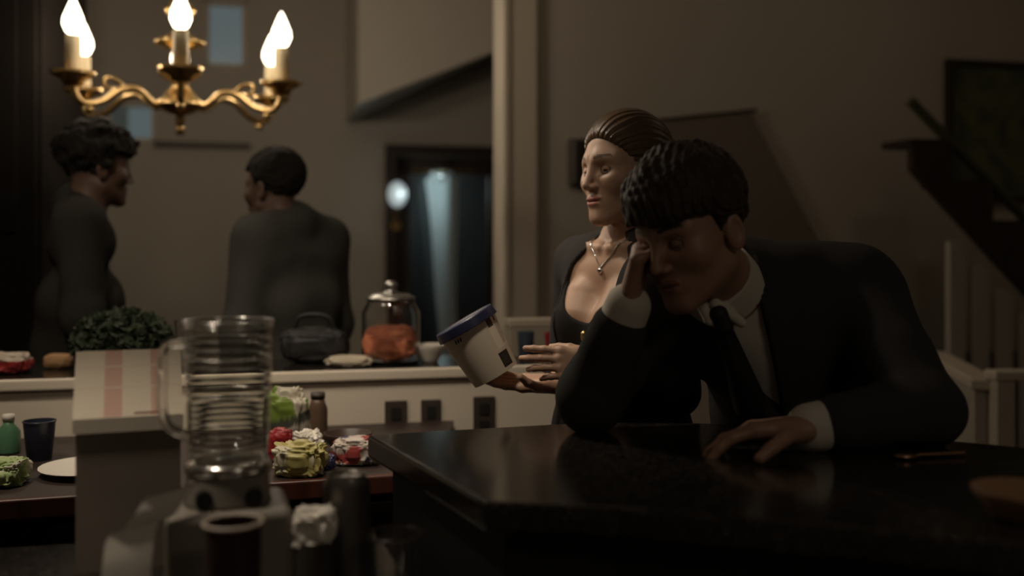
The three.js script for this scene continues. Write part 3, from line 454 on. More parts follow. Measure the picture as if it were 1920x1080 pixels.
// ---- the man leaning on the bar
{
  const base = V(0.56, 0, -2.0), root = thing('person', 'man in black suit and white shirt slumped on the bar, chin on his fist', 'person', base);
  const SK = [0.36, 0.21, 0.145];
  const hc = V(0.298, 1.424, -1.705), hm = headMatrix(hc, -0.86, 0.3, 0.1, 1.04);
  const sh = [V(0.285, 1.318, -1.895), V(0.632, 1.318, -1.87)], el = [V(0.14, 1.135, -1.775), V(0.67, 1.132, -1.65)], wr = [V(0.196, 1.302, -1.70), V(0.468, 1.112, -1.60)];
  const nb = V(0.40, 1.305, -1.855);
  const torso = (o) => [cone(V(0.56, 0.9, -1.99), V(0.555, 1.06, -1.985), 0.13 + o, 0.125 + o), cone(V(0.50, 1.2, -1.93), V(0.54, 1.06, -1.98), 0.12 + o, 0.12 + o), cone(V(0.36, 1.27, -1.89), V(0.56, 1.27, -1.89), 0.095 + o, 0.095 + o), cone(V(0.42, 1.33, -1.86), sh[1], 0.06 + o, 0.056 + o), cone(V(0.38, 1.32, -1.86), sh[0], 0.06 + o, 0.056 + o)];
  const neck = cone(nb, V(0.325, 1.39, -1.745), 0.06, 0.056);
  const legs = (o) => [cone(V(0.48, 0.9, -2.0), V(0.48, 0.5, -2.03), 0.095 + o, 0.066 + o), cone(V(0.48, 0.5, -2.03), V(0.48, 0.1, -2.08), 0.062 + o, 0.044 + o), cone(V(0.64, 0.9, -2.0), V(0.65, 0.5, -2.03), 0.095 + o, 0.066 + o), cone(V(0.65, 0.5, -2.03), V(0.66, 0.1, -2.08), 0.062 + o, 0.044 + o)];
  const feet = [cone(V(0.48, 0.05, -2.1), V(0.45, 0.045, -1.94), 0.045, 0.04), cone(V(0.66, 0.05, -2.1), V(0.64, 0.045, -1.94), 0.045, 0.04)];
  const arms = (o) => [0, 1].flatMap((i) => [cone(sh[i], el[i], 0.054 + o, 0.043 + o), cone(el[i], wr[i], 0.041 + o, 0.029 + o)]);
  const pb = [...torso(0), neck, ...legs(0), ...feet, ...arms(0)], col = flatSkin(SK);
  const R = hand(wr[0], V(0.18, 1, 0.12), V(0.95, 0.1, 0.15), 1, [1.15, 1.2, 1.2, 1.15], 1.02, 0.8), L = hand(wr[1], V(-1, -0.02, 0.04), V(0, -1, 0.12), 1, [0.32, 0.36, 0.4, 0.5], 1.04, 0.4);
  bodyMesh('body', [nets(blend(pb, 0.045), bounds(pb, 0.04), 0.01, col), headGeo({ male: true, skin: SK, lip: [0.26, 0.12, 0.09], brow: [0.03, 0.02, 0.014], lid: 0.004, neckEnd: V(-0.033, -0.13, -0.1) }, hm, 0.003), nets(R.f, R.box, 0.003, col), nets(L.f, L.box, 0.003, col)], M.skin, root);
  mesh('hair', fit(hairGeo('messy', hm, 0.003), root), M.hairDark, root);
  // shirt: chest and collar
  const st = blend(torso(0.007), 0.045), axis = nb.clone().sub(V(0.325, 1.39, -1.745)).normalize();
  const ringD = (p0, R0, hgt, t) => (x, y, z) => { const dx = x - p0.x, dy = y - p0.y, dz = z - p0.z, a = dx * axis.x + dy * axis.y + dz * axis.z, r = Math.hypot(dx - axis.x * a, dy - axis.y * a, dz - axis.z * a); return Math.max(Math.abs(r - R0 - 0.12 * (a)) - t, Math.abs(a) - hgt); };
  const cp = V(0.362, 1.335, -1.79), ring = ringD(cp, 0.07, 0.028, 0.0045), flapL = cone(V(0.317, 1.318, -1.735), V(0.335, 1.272, -1.72), 0.011, 0.009), flapR = cone(V(0.345, 1.3, -1.722), V(0.392, 1.268, -1.735), 0.011, 0.009);
  mesh('shirt', fit(nets((x, y, z) => Math.max(smin(smin(Math.max(st(x, y, z), y - 1.36), ring(x, y, z), 0.008), Math.min(flapL(x, y, z), flapR(x, y, z)), 0.006), 1.0 - y), [[0.2, 0.98, -2.15], [0.75, 1.45, -1.65]], 0.005), root), M.shirt, root);
  const cuffs = [0, 1].map((i) => { const d = wr[i].clone().sub(el[i]).normalize(); return cone(wr[i].clone().addScaledVector(d, -0.05), wr[i].clone().addScaledVector(d, -0.004), 0.041, 0.0385); });
  for (const cf of cuffs) mesh('shirt_cuff', fit(nets(cf, bounds([cf], 0.01), 0.004), root), M.shirt, root);
  // tie
  mesh('tie', fit(nets(blend([cone(V(0.35, 1.283, -1.715), V(0.36, 1.262, -1.716), 0.016, 0.012), cone(V(0.36, 1.26, -1.722), V(0.42, 1.12, -1.79), 0.014, 0.03)], 0.01), [[0.31, 1.07, -1.85], [0.48, 1.32, -1.67]], 0.005), root), M.black, root);
  // suit jacket with an open front and trousers
  const jt = blend(torso(0.02), 0.05), sl = [0, 1].map((i) => { const d = wr[i].clone().sub(el[i]).normalize(), e = wr[i].clone().addScaledVector(d, -0.05); return blend([cone(sh[i], el[i], 0.078, 0.06), cone(el[i], e, 0.06, 0.047)], 0.02); });
  const front = (x, y, z) => { const t = (1.32 - y), cx = 0.375 + 0.42 * t, w = 0.055 - 0.16 * t; return Math.max(Math.abs(x - cx) - w, -(z + 1.83)); };
  const jF = (x, y, z) => { let d = smin(smin(jt(x, y, z), sl[0](x, y, z), 0.04), sl[1](x, y, z), 0.04); d += 0.004 * noise(x * 16, y * 16, z * 16); d = Math.max(d, -front(x, y, z), 0.88 - y); const hx = x - 0.35, hy = y - 1.365, hz = z + 1.765; return Math.max(d, 0.085 - Math.hypot(hx, hy, hz)); };
  mesh('suit_jacket', fit(nets(jF, bounds([...torso(0.04), ...arms(0.04)], 0.04), 0.007), root), M.suit, root);
  mesh('trousers', fit(nets(blend(legs(0.014), 0.03), bounds(legs(0.014), 0.03), 0.01), root), M.suit, root);
  const sf = blend(feet.map((_, i) => i ? cone(V(0.66, 0.05, -2.1), V(0.64, 0.048, -1.93), 0.05, 0.045) : cone(V(0.48, 0.05, -2.1), V(0.45, 0.048, -1.93), 0.05, 0.045)), 0.001);
  mesh('shoes', fit(nets((x, y, z) => Math.max(sf(x, y, z), 0.002 - y), [[0.38, -0.02, -2.18], [0.74, 0.12, -1.86]], 0.007), root), M.black, root);
}
// ---- two figures in the dining room beyond the half wall
function standing(label, base, headP, yawB, yawH, shoulderY, hw, hairKind, handsAt, shirt, hs) {
  const root = thing('person', label, 'person', base), c = Math.cos(yawB), s = Math.sin(yawB), SK = [0.13, 0.075, 0.052];
  const W = (x, y, z) => V(base.x + x * c + z * s, y, base.z - x * s + z * c);
  const sh = [W(-hw, shoulderY, -0.01), W(hw, shoulderY, -0.01)], el = [W(-hw - 0.05, shoulderY - 0.28, 0.0), W(hw + 0.05, shoulderY - 0.28, 0.0)], wr = handsAt.map((h) => W(...h));
  const torso = (o) => [cone(W(0, 0.92, 0), W(0, 1.08, 0), 0.135 + o, 0.13 + o), cone(W(-0.05, 1.22, 0), W(0.05, 1.22, 0), 0.115 + o, 0.115 + o), cone(W(-0.1, shoulderY - 0.06, 0), W(0.1, shoulderY - 0.06, 0), 0.085 + o, 0.085 + o), cone(W(-hw + 0.01, shoulderY + 0.005, -0.01), W(-0.02, shoulderY + 0.05, -0.015), 0.05 + o, 0.05 + o), cone(W(hw - 0.01, shoulderY + 0.005, -0.01), W(0.02, shoulderY + 0.05, -0.015), 0.05 + o, 0.05 + o)];
  const neck = cone(W(0, shoulderY + 0.02, -0.015), headP.clone().add(V(0, -0.06, 0)), 0.06, 0.056);
  const legs = (o) => [-1, 1].flatMap((k) => [cone(W(k * 0.09, 0.9, 0), W(k * 0.1, 0.5, 0.01), 0.095 + o, 0.066 + o), cone(W(k * 0.1, 0.5, 0.01), W(k * 0.1, 0.1, -0.02), 0.062 + o, 0.042 + o)]), feet = (o) => [-1, 1].map((k) => cone(W(k * 0.1, 0.05, -0.04), W(k * 0.11, 0.045, 0.13), 0.045 + o, 0.04 + o));
  const arms = (o) => [0, 1].flatMap((i) => [cone(sh[i], el[i], 0.052 + o, 0.041 + o), cone(el[i], wr[i], 0.039 + o, 0.028 + o)]);
  const pb = [...torso(0), neck, ...legs(0), ...feet(0), ...arms(0)], col = flatSkin(SK), hm = headMatrix(headP, yawH, 0.05, 0, hs);
  const hands = [0, 1].map((i) => { const d = wr[i].clone().sub(el[i]).normalize(); const hd = hand(wr[i], d, W(i ? -1 : 1, 0, 0.2).sub(base).setY(0), i ? 1 : -1, [0.35, 0.4, 0.45, 0.5], 1, 0.4); return nets(hd.f, hd.box, 0.005, col); });
  bodyMesh('body', [nets(blend(pb, 0.045), bounds(pb, 0.04), 0.013, col), headGeo({ male: true, skin: SK, brow: [0.02, 0.014, 0.01], lid: 0.004, neckEnd: V(0, -0.14, -0.03) }, hm, 0.005), ...hands], M.skin, root);
  mesh('hair', fit(hairGeo(hairKind, hm, 0.005), root), M.hairBlack, root);
  const sf = blend([...torso(0.014), ...arms(0.014)], 0.045);
  mesh('shirt', fit(nets((x, y, z) => { let d = sf(x, y, z) + 0.003 * noise(x * 14, y * 14, z * 14); for (const p of wr) d = Math.max(d, 0.05 - Math.hypot(x - p.x, y - p.y, z - p.z)); return Math.max(d, 0.86 - y, 0.04 - Math.hypot(x - headP.x, (y - headP.y + 0.09) * 0.9, z - headP.z)); }, bounds([...torso(0.03), ...arms(0.03)], 0.03), 0.011), root), shirt, root);
  mesh('trousers', fit(nets(blend(legs(0.013), 0.03), bounds(legs(0.013), 0.03), 0.013), root), M.trousers, root);
  mesh('shoes', fit(nets((x, y, z) => Math.max(blend(feet(0.006), 0.002)(x, y, z), 0.002 - y), bounds(feet(0.006), 0.02), 0.009), root), M.black, root);
}
standing('man in dark grey shirt standing with turned head beyond the half wall, below the chandelier', V(-0.70, 0, -3.2), at(510, 352, 3.17), -2.1, -2.0, 1.42, 0.165, 'short', [[-0.21, 0.9, 0.06], [0.21, 0.9, 0.06]], M.greyShirt, 0.95);
standing('curly-haired man in black standing at the far left beside the dark cupboard', V(-1.345, 0, -3.16), at(186, 314, 3.14), 2.0, 2.25, 1.47, 0.165, 'curly', [[-0.2, 0.93, 0.08], [0.2, 0.93, 0.08]], M.darkShirt, 1.0);


// ---------------------------------------------------------------- dining room and stair hall
{ // tall dark cupboard
  const o = thing('tall_cupboard', 'tall dark wooden cupboard at the left edge behind the curly-haired man', 'cupboard', V(-2.2, 0, -3.95));
  mesh('carcass', box(0.9, 2.62, 0.4, 0, 1.31, -0.02), M.ebony, o);
  for (const k of [-1, 1]) { const d = mesh('door', merged([box(0.43, 2.4, 0.022, k * 0.22, 1.32, 0.19), box(0.3, 1.0, 0.012, k * 0.22, 1.95, 0.205, 0.004), box(0.3, 1.0, 0.012, k * 0.22, 0.75, 0.205, 0.004)]), M.ebony, o); mesh('handle', rod(V(k * 0.04, 1.25, 0.23), V(k * 0.04, 1.4, 0.23), 0.008), M.brass, d); }
  mesh('cornice', box(0.98, 0.08, 0.46, 0, 2.66, 0), M.ebony, o);
}
{ // open stair climbing to the left, seen at the right edge
  const o = thing('staircase', 'dark wooden stair rising to the left at the right edge', 'staircase', V(1.6, 0, -4.15), ANG);
  const n = 6, rise = 0.165, run = 0.19, x0 = 0.02, y0 = 1.79, sh = new THREE.Shape(); sh.moveTo(x0, y0 + 0.02);
  for (let i = 0; i < n; i++) { sh.lineTo(x0 + i * run + run, y0 + 0.02 - i * rise); sh.lineTo(x0 + (i + 1) * run, y0 + 0.02 - (i + 1) * rise); }
  sh.lineTo(x0 + n * run, y0 - n * rise - 0.16); sh.lineTo(x0 + 0.06, y0 - 0.14); sh.lineTo(x0, y0 - 0.08);
  mesh('stringer', new THREE.ExtrudeGeometry(sh, { depth: 0.04, bevelEnabled: false }), M.darkWood, o);
  for (let i = 0; i < n; i++) mesh('tread', box(run + 0.03, 0.03, 0.2, x0 + (i + 0.5) * run, y0 + 0.03 - i * rise, -0.06, 0.006), M.darkWood, o);
  mesh('handrail', rod(V(x0 + 0.0, y0 + 0.2, 0.02), V(x0 + n * run, y0 + 0.2 - n * rise, 0.02), 0.022), std(0.06, 0.062, 0.032, 0.35), o);
  // boarding below the stair
  const b = thing('stair_boarding', 'row of pale upright boards below the dark stair', 'panelling', V(1.6, 0, -4.12), ANG);
  mesh('backing', slab([[0.08, -0.09], [1.1, -0.09], [1.1, -0.06], [0.08, -0.06]], 0, 0.95), M.socket, b);
  for (let i = 0; i < 6; i++) { const x = 0.22 + i * 0.115, top = Math.min(1.62, y0 - 0.2 - (x - x0) * rise / run); mesh('board', box(0.082, top, 0.03, x + 0.045, top / 2, -0.04, 0.006), M.wall, b); }
}
{ // dark green picture above the stair
  const c = onNear(1860, 225), o = thing('green_picture', 'dark green picture on the wall above the stair', 'picture', V(c.x, c.y, c.z), ANG);
  mesh('canvas', box(0.62, 0.6, 0.02, 0.08, -0.06, 0.012), std(1, 1, 1, 0.7, { map: texture(128, (u, v) => { const n = wrapNoise(u, v, 12, 2); return [86 + 22 * n, 92 + 24 * n, 60 + 12 * n]; }) }), o);
  mesh('frame', merged([box(0.68, 0.03, 0.035, 0.08, 0.255, 0.018), box(0.68, 0.03, 0.035, 0.08, -0.375, 0.018), box(0.03, 0.6, 0.035, -0.245, -0.06, 0.018), box(0.03, 0.6, 0.035, 0.405, -0.06, 0.018)]), M.darkWood, o);
}
{ // white rail partition in front of the stair
  const o = thing('rail_partition', 'low white partition with rounded cap beside the shoulder of the man', 'partition', V(1.42, 0, -3.03)), a = V(0.18, 0, -0.81), b = V(0.34, 0, 0.0);
  const panel = (p, q, t, y0, y1, bev) => { const d = q.clone().sub(p).normalize(), n = V(d.z, 0, -d.x).multiplyScalar(t / 2); return slab([[p.x + n.x, p.z + n.z], [q.x + n.x, q.z + n.z], [q.x - n.x, q.z - n.z], [p.x - n.x, p.z - n.z]], y0, y1, bev); };
  mesh('panel', panel(V(0.0, 0, -0.02), a, 0.05, 0, 0.965, 0), M.wall, o); mesh('cap_rail', panel(V(0.0, 0, -0.0), a, 0.085, 0.965, 1.0, 0.008), M.cream, o);
  mesh('post', box(0.055, 1.0, 0.055, 0.035, 0.5, 0.02, 0.006), M.trim, o);
  mesh('cap_rail', panel(V(0.0, 0, 0.02), b, 0.07, 1.0, 1.03, 0.008), M.cream, o);
}

// ---------------------------------------------------------------- things on the ledge of the half wall
const LT = 1.067, ledge = (px, back = 0.15) => { const d0 = HW / (1 - K * (px - 960) / F), p = at(px, HOR, d0 + back); return V(p.x, LT, p.z); };
const glassJar = (r, h) => lathe([[0, 0.0], [r * 0.94, 0.0], [r, 0.01], [r, h * 0.82], [r * 0.8, h], [r * 0.77, h], [r * 0.965, h * 0.81], [r * 0.965, 0.012], [r * 0.9, 0.006], [0, 0.006]], 48);
function pillow(w, h, d, crumple, sd) {                       // a crumpled bag or cloth, standing on y = 0
  const g = mergeVertices(new THREE.IcosahedronGeometry(1, 20).deleteAttribute('uv').deleteAttribute('normal'), 1e-4), p = g.attributes.position;
  for (let i = 0; i < p.count; i++) {
    let x = p.getX(i), y = p.getY(i), z = p.getZ(i); const e = (t, k) => Math.sign(t) * Math.pow(Math.abs(t), k);
    const q = 1 + crumple * (noise(x * 3 + sd, y * 3, z * 3) * 0.6 + Math.abs(noise(x * 7 + sd, y * 7, z * 7)) * 0.5 - 0.15);
    x = e(x, 0.6) * q * w / 2; y = e(y, 0.6) * q; z = e(z, 0.75) * q * d / 2; p.setXYZ(i, x, Math.max(0, (y + 1) / 2 * h), z);
  }
  g.computeVertexNormals(); return g;
}
const bagMat = (fn, rough = 0.35) => std(1, 1, 1, rough, { vertexColors: true, userData: { fn } });
function paint(g, fn) { const p = g.attributes.position, c = new Float32Array(p.count * 3); for (let i = 0; i < p.count; i++) c.set(fn(p.getX(i), p.getY(i), p.getZ(i)), i * 3); g.setAttribute('color', new THREE.BufferAttribute(c, 3)); return g; }
const printed = std(1, 1, 1, 0.4, { vertexColors: true });
{ // storage jar with orange contents
  const o = thing('glass_jar', 'lidded glass jar half filled with orange snacks on the ledge', 'jar', ledge(733, 0.13));
  mesh('jar', glassJar(0.082, 0.175), M.glass, o);
  mesh('lid', lathe([[0, 0.176], [0.066, 0.176], [0.07, 0.186], [0.05, 0.196], [0.02, 0.2], [0.016, 0.21], [0.022, 0.222], [0.012, 0.232], [0, 0.234]], 40), M.steel, o);
  const fill = pillow(0.148, 0.098, 0.148, 0.12, 4); mesh('contents', paint(fill.translate(0, 0.009, 0), (x, y, z) => { const n = noise(x * 90, y * 90, z * 90); return [0.5 + 0.15 * n, 0.16 + 0.07 * n, 0.08 + 0.03 * n]; }), std(1, 1, 1, 0.8, { vertexColors: true }), o);
}
{ const o = thing('white_bowl', 'small white bowl on the ledge left of the tub', 'bowl', ledge(806, 0.12)); mesh('bowl', lathe([[0, 0], [0.022, 0], [0.024, 0.006], [0.044, 0.04], [0.047, 0.052], [0.044, 0.052], [0.04, 0.04], [0.02, 0.01], [0, 0.008]], 40), M.white, o); }
tag(mesh('folded_cloth', pillow(0.12, 0.028, 0.09, 0.2, 9).translate(0, 0, 0), std(0.52, 0.45, 0.35, 0.9)), 'cream folded cloth lying on the ledge beside the orange jar', 'cloth').position.copy(ledge(655, 0.09));
{ const o = thing('leather_pouch', 'soft black pouch on the ledge beside the orange jar', 'bag', ledge(590, 0.18)); mesh('pouch', pillow(0.19, 0.1, 0.1, 0.14, 2), M.black, o); mesh('strap', tube([V(-0.06, 0.085, 0), V(-0.04, 0.13, 0.01), V(0.04, 0.13, 0.01), V(0.06, 0.085, 0)], 0.006), M.black, o); }
const cupGeo = (r0, r1, h) => lathe([[0, 0], [r0, 0], [r1, h - 0.004], [r1 + 0.002, h - 0.002], [r1 + 0.001, h], [r1 - 0.002, h], [r0 - 0.002, 0.004], [0, 0.004]], 40);
tag(mesh('plastic_cup', cupGeo(0.02, 0.025, 0.082), std(0.045, 0.06, 0.085, 0.4)), 'dark blue plastic cup on the ledge just right of the tub', 'cup').position.copy(ledge(986, 0.13));
tag(mesh('plastic_cup', cupGeo(0.022, 0.03, 0.078), std(0.3, 0.02, 0.03, 0.4)), 'red plastic cup on the ledge beside the jacket of the woman', 'cup').position.copy(ledge(1040, 0.12));
{ const o = thing('paper_box', 'pale paper box on the ledge behind the red and blue cups', 'box', ledge(1012, 0.235), ANG); mesh('box_body', box(0.2, 0.1, 0.07, 0, 0.05, 0, 0.003), std(0.3, 0.26, 0.2, 0.9), o); mesh('box_lid', box(0.206, 0.022, 0.076, 0, 0.101, 0, 0.003), std(0.42, 0.36, 0.28, 0.9), o); }
{ // herb plant
  const o = thing('potted_herb', 'bushy dark green herb plant on the ledge above the striped carton', 'plant', ledge(229, 0.14)); o.position.y = LT;
  mesh('pot', lathe([[0, 0], [0.05, 0], [0.064, 0.06], [0.068, 0.06], [0.068, 0.072], [0.06, 0.072], [0.058, 0.055], [0, 0.055]], 32), std(0.09, 0.05, 0.035, 0.85), o);
  const leaves = [], leaf = new THREE.PlaneGeometry(0.018, 0.028, 2, 3); { const p = leaf.attributes.position; for (let i = 0; i < p.count; i++) { const y = p.getY(i) / 0.014; p.setX(i, p.getX(i) * (1 - 0.75 * Math.abs(y) ** 2)); p.setZ(i, -0.004 * y * y + 0.15 * Math.abs(p.getX(i))); } }
  for (let i = 0; i < 1500; i++) { const a = rnd() * 6.283, q = Math.acos(1 - 1.5 * rnd()), r = 0.55 + 0.45 * Math.cbrt(rnd()); const g = leaf.clone(); g.rotateX(rnd() * 3); g.rotateY(rnd() * 6.3); g.rotateZ((rnd() - 0.5) * 2); g.translate(Math.sin(q) * Math.cos(a) * 0.13 * r, 0.075 + Math.cos(q) * 0.085 * r, Math.sin(q) * Math.sin(a) * 0.11 * r); leaves.push(g); }
  const lg = mergeGeometries(leaves); lg.computeVertexNormals(); const fo = mesh('foliage', lg, phys(0.026, 0.04, 0.015, 0.85, { side: THREE.DoubleSide, transmission: 0.2, thickness: 0 }), o); fo.userData.kind = 'stuff';
  mesh('stem', merged([0, 1, 2, 3, 4].map((i) => rod(V(0, 0.05, 0), V(0.06 * Math.cos(i * 1.26), 0.12, 0.05 * Math.sin(i * 1.26)), 0.003))), std(0.05, 0.07, 0.02, 0.8), o);
}
{ const o = thing('small_tumbler', 'small clear glass with pale rim between the plant and the blender', 'glass', ledge(347, 0.2)); mesh('glass', cupGeo(0.022, 0.028, 0.125), M.glass, o); mesh('milk', lathe([[0, 0.006], [0.02, 0.006], [0.0235, 0.075], [0, 0.075]], 28), std(0.5, 0.52, 0.48, 0.5), o); }
tag(mesh('bread_roll', pillow(0.075, 0.04, 0.055, 0.08, 12), std(0.36, 0.21, 0.1, 0.8)), 'tan bread roll at the far left of the ledge behind the plant', 'bread').position.copy(ledge(110, 0.2));
tag(mesh('snack_packet', paint(pillow(0.12, 0.055, 0.09, 0.2, 21), (x, y) => (y > 0.036 ? [0.45, 0.38, 0.3] : [0.3, 0.03, 0.03])), printed), 'red and white snack packet at the left end of the ledge', 'packet').position.copy(ledge(12, 0.12));

// ---------------------------------------------------------------- things on the back counter
const CT = 0.92, back = (px, d) => { const p = at(px, HOR, d); return V(p.x, CT, p.z); };
tag(mesh('dark_cup', cupGeo(0.026, 0.034, 0.088), std(0.03, 0.035, 0.06, 0.3)), 'dark navy cup on the counter at far left', 'cup').position.copy(back(74, 2.27));
tag(mesh('white_plate', lathe([[0, 0], [0.055, 0], [0.06, 0.004], [0.1, 0.014], [0.1, 0.017], [0.06, 0.008], [0, 0.006]], 48), M.white), 'white plate on the counter left of the striped carton', 'plate').position.copy(back(168, 2.14));
tag(mesh('crumpled_napkin', paint(pillow(0.09, 0.05, 0.09, 0.45, 31), (x, y, z) => (noise(x * 40, y * 40, z * 40) > 0.15 ? [0.35, 0.45, 0.2] : [0.55, 0.53, 0.42])), std(1, 1, 1, 0.9, { vertexColors: true })), 'crumpled green and white napkin at the left edge of the counter', 'napkin').position.copy(back(8, 2.04));
{ const o = thing('green_bottle', 'small green bottle with white cap at the far left of the counter', 'bottle', back(16, 2.34)); mesh('bottle', lathe([[0, 0], [0.024, 0], [0.026, 0.005], [0.026, 0.05], [0.012, 0.068], [0.011, 0.078], [0, 0.078]], 30), std(0.1, 0.24, 0.13, 0.3), o); mesh('cap', lathe([[0, 0.075], [0.013, 0.075], [0.013, 0.09], [0, 0.091]], 24), M.white, o); }
const yl = (a, b, k) => (x, y, z) => (noise(x * 26 + k, y * 26, z * 26) > 0.1 ? a : b);
tag(mesh('snack_bag', paint(pillow(0.105, 0.142, 0.06, 0.28, 41), (x, y, z) => (y > 0.075 + 0.3 * x ? (noise(x * 30, y * 30, 2) > -0.35 ? [0.17, 0.25, 0.04] : [0.5, 0.46, 0.36]) : y > 0.05 + 0.3 * x ? [0.06, 0.065, 0.05] : [0.42, 0.38, 0.31])), printed), 'bright green snack bag standing right of the blender', 'bag').position.copy(back(538, 2.4));
tag(mesh('snack_bag', paint(pillow(0.055, 0.075, 0.04, 0.18, 43), yl([0.3, 0.02, 0.025], [0.22, 0.02, 0.02], 2)), printed), 'small dark red bag between the blender and the yellow bag', 'bag').position.copy(back(527, 2.245));
tag(mesh('paper_wrapper', pillow(0.07, 0.065, 0.055, 0.5, 45), M.paper), 'crumpled white wrapper behind the yellow bag', 'wrapper').position.copy(back(574, 2.27));
tag(mesh('snack_bag', paint(pillow(0.105, 0.07, 0.075, 0.3, 47), yl([0.52, 0.48, 0.34], [0.42, 0.37, 0.13], 5)), printed), 'pale yellow snack bag lying in front of the other bags', 'bag').position.copy(back(562, 2.115));
tag(mesh('snack_bag', paint(pillow(0.1, 0.06, 0.07, 0.28, 49), (x, y, z) => { const n = noise(x * 34 + 4, y * 50, z * 20); return n > 0.15 ? [0.3, 0.05, 0.045] : n < -0.5 ? [0.05, 0.05, 0.11] : [0.48, 0.42, 0.36]; }), printed), 'red and white snack packet beside the corner of the granite bar', 'packet').position.copy(back(668, 2.225));
tag(mesh('sauce_sachet', pillow(0.035, 0.032, 0.03, 0.2, 51), std(0.035, 0.035, 0.09, 0.4)), 'small dark blue sachet between yellow bag and red packet', 'sachet').position.copy(back(614, 2.17));
{ const o = thing('brown_bottle', 'small brown bottle against the half wall behind the green bag', 'bottle', back(596, 2.52)); mesh('bottle', lathe([[0, 0], [0.022, 0], [0.024, 0.004], [0.024, 0.075], [0.018, 0.09], [0.016, 0.1], [0, 0.1]], 30), std(0.12, 0.075, 0.05, 0.4), o); mesh('cap', lathe([[0, 0.1], [0.018, 0.1], [0.018, 0.114], [0, 0.115]], 24), M.socket, o); }
tag(mesh('dark_dish', lathe([[0, 0], [0.03, 0], [0.055, 0.03], [0.058, 0.042], [0.054, 0.042], [0.028, 0.006], [0, 0.006]], 40), std(0.05, 0.03, 0.022, 0.4)), 'dark brown dish behind the red and white packet', 'dish').position.copy(back(652, 2.37));

// ---------------------------------------------------------------- things on the low island worktop
const isl = (px, d) => { const p = at(px, HOR, d); return V(p.x, CT, p.z); };
{ // carton with sloping striped top
  const o = thing('striped_carton', 'cardboard carton with sloping pale top striped in faint red', 'box', isl(242, 1.55), 0.36);
  const w = 0.146, d = 0.1, h0 = 0.222, h1 = 0.306, s = new THREE.Shape(); s.moveTo(-d / 2, 0); s.lineTo(d / 2, 0); s.lineTo(d / 2, h0); s.lineTo(-d / 2, h1);
  const body = new THREE.ExtrudeGeometry(s, { depth: w, bevelEnabled: false }).rotateY(-Math.PI / 2).translate(w / 2, 0, 0);
  mesh('carton_body', body, std(0.2, 0.168, 0.135, 0.85), o);
  const cv = document.createElement('canvas'); cv.width = 256; cv.height = 256; const g = cv.getContext('2d'); g.fillStyle = '#d8cdb9'; g.fillRect(0, 0, 256, 256); g.fillStyle = '#c9a596'; g.fillRect(70, 0, 42, 256); g.fillRect(180, 0, 34, 256); g.fillStyle = '#d3c4b1'; g.fillRect(0, 60, 256, 6); g.fillRect(0, 140, 256, 6); g.fillStyle = '#7a4a40'; g.fillRect(140, 236, 60, 8);
  const tx = new THREE.CanvasTexture(cv); tx.colorSpace = THREE.SRGBColorSpace;
  const L = Math.hypot(d, h1 - h0), lid = mesh('lid', box(w + 0.008, 0.005, L + 0.01), std(1, 1, 1, 0.8, { map: tx }), o); lid.position.set(0, (h0 + h1) / 2 + 0.004, 0); lid.rotation.x = Math.atan2(h1 - h0, d);
  mesh('lid_lip', box(w + 0.008, 0.022, 0.005, 0, h0 - 0.006, d / 2 + 0.004), std(0.66, 0.6, 0.5, 0.8), o);
}
{ // blender
  const o = thing('blender', 'blender with ribbed glass jar on a metal base at lower left', 'blender', isl(428, 1.385), 0.3); o.scale.set(0.94, 1.01, 0.94);
  mesh('motor_base', merged([box(0.172, 0.13, 0.15, 0, 0.065, 0, 0.012), lathe([[0, 0.125], [0.064, 0.125], [0.06, 0.135], [0.058, 0.168], [0.056, 0.172], [0, 0.172]], 56)]), std(0.2, 0.18, 0.15, 0.5), o);
  mesh('collar', lathe([[0.05, 0.17], [0.06, 0.172], [0.061, 0.18], [0.058, 0.186], [0.05, 0.186]], 56), M.chrome, o);
  const jar = mesh('glass_jar', lathe([[0, 0.187], [0.05, 0.187], [0.056, 0.195], [0.0605, 0.26], [0.0635, 0.36], [0.065, 0.372], [0.0635, 0.374], [0.0605, 0.362], [0.0575, 0.26], [0.053, 0.2], [0, 0.192]], 64), phys(0.97, 0.97, 0.95, 0.02, { transmission: 1, thickness: 0 }), o);
  const dark = std(0.05, 0.042, 0.034, 0.3), edge = M.steel;
  mesh('rim', new THREE.TorusGeometry(0.0643, 0.0016, 10, 72).rotateX(Math.PI / 2).translate(0, 0.373, 0), M.chrome, jar);
  mesh('rim', new THREE.TorusGeometry(0.0638, 0.0011, 10, 72).rotateX(Math.PI / 2).translate(0, 0.366, 0), M.chrome, jar);
  for (let i = 0; i < 15; i++) { const y = 0.205 + (i < 7 ? i * 0.0085 : 0.0595 + (i - 7) * 0.0118); mesh('rib', new THREE.TorusGeometry(0.0535 + 0.045 * (y - 0.2) , 0.0021, 8, 64).rotateX(Math.PI / 2).translate(0, y, 0), i % 4 === 0 ? edge : dark, jar); }
  mesh('handle', tube([V(-0.06, 0.345, 0.01), V(-0.085, 0.342, 0.012), V(-0.09, 0.31, 0.013), V(-0.085, 0.24, 0.012), V(-0.058, 0.222, 0.01)], 0.007, 40, 10), M.glass, jar);
  for (const k of [-1, 1]) mesh('knob', new THREE.CylinderGeometry(0.012, 0.012, 0.02, 24).rotateX(Math.PI / 2).translate(k * 0.034, 0.145, 0.051), M.black, o);
}
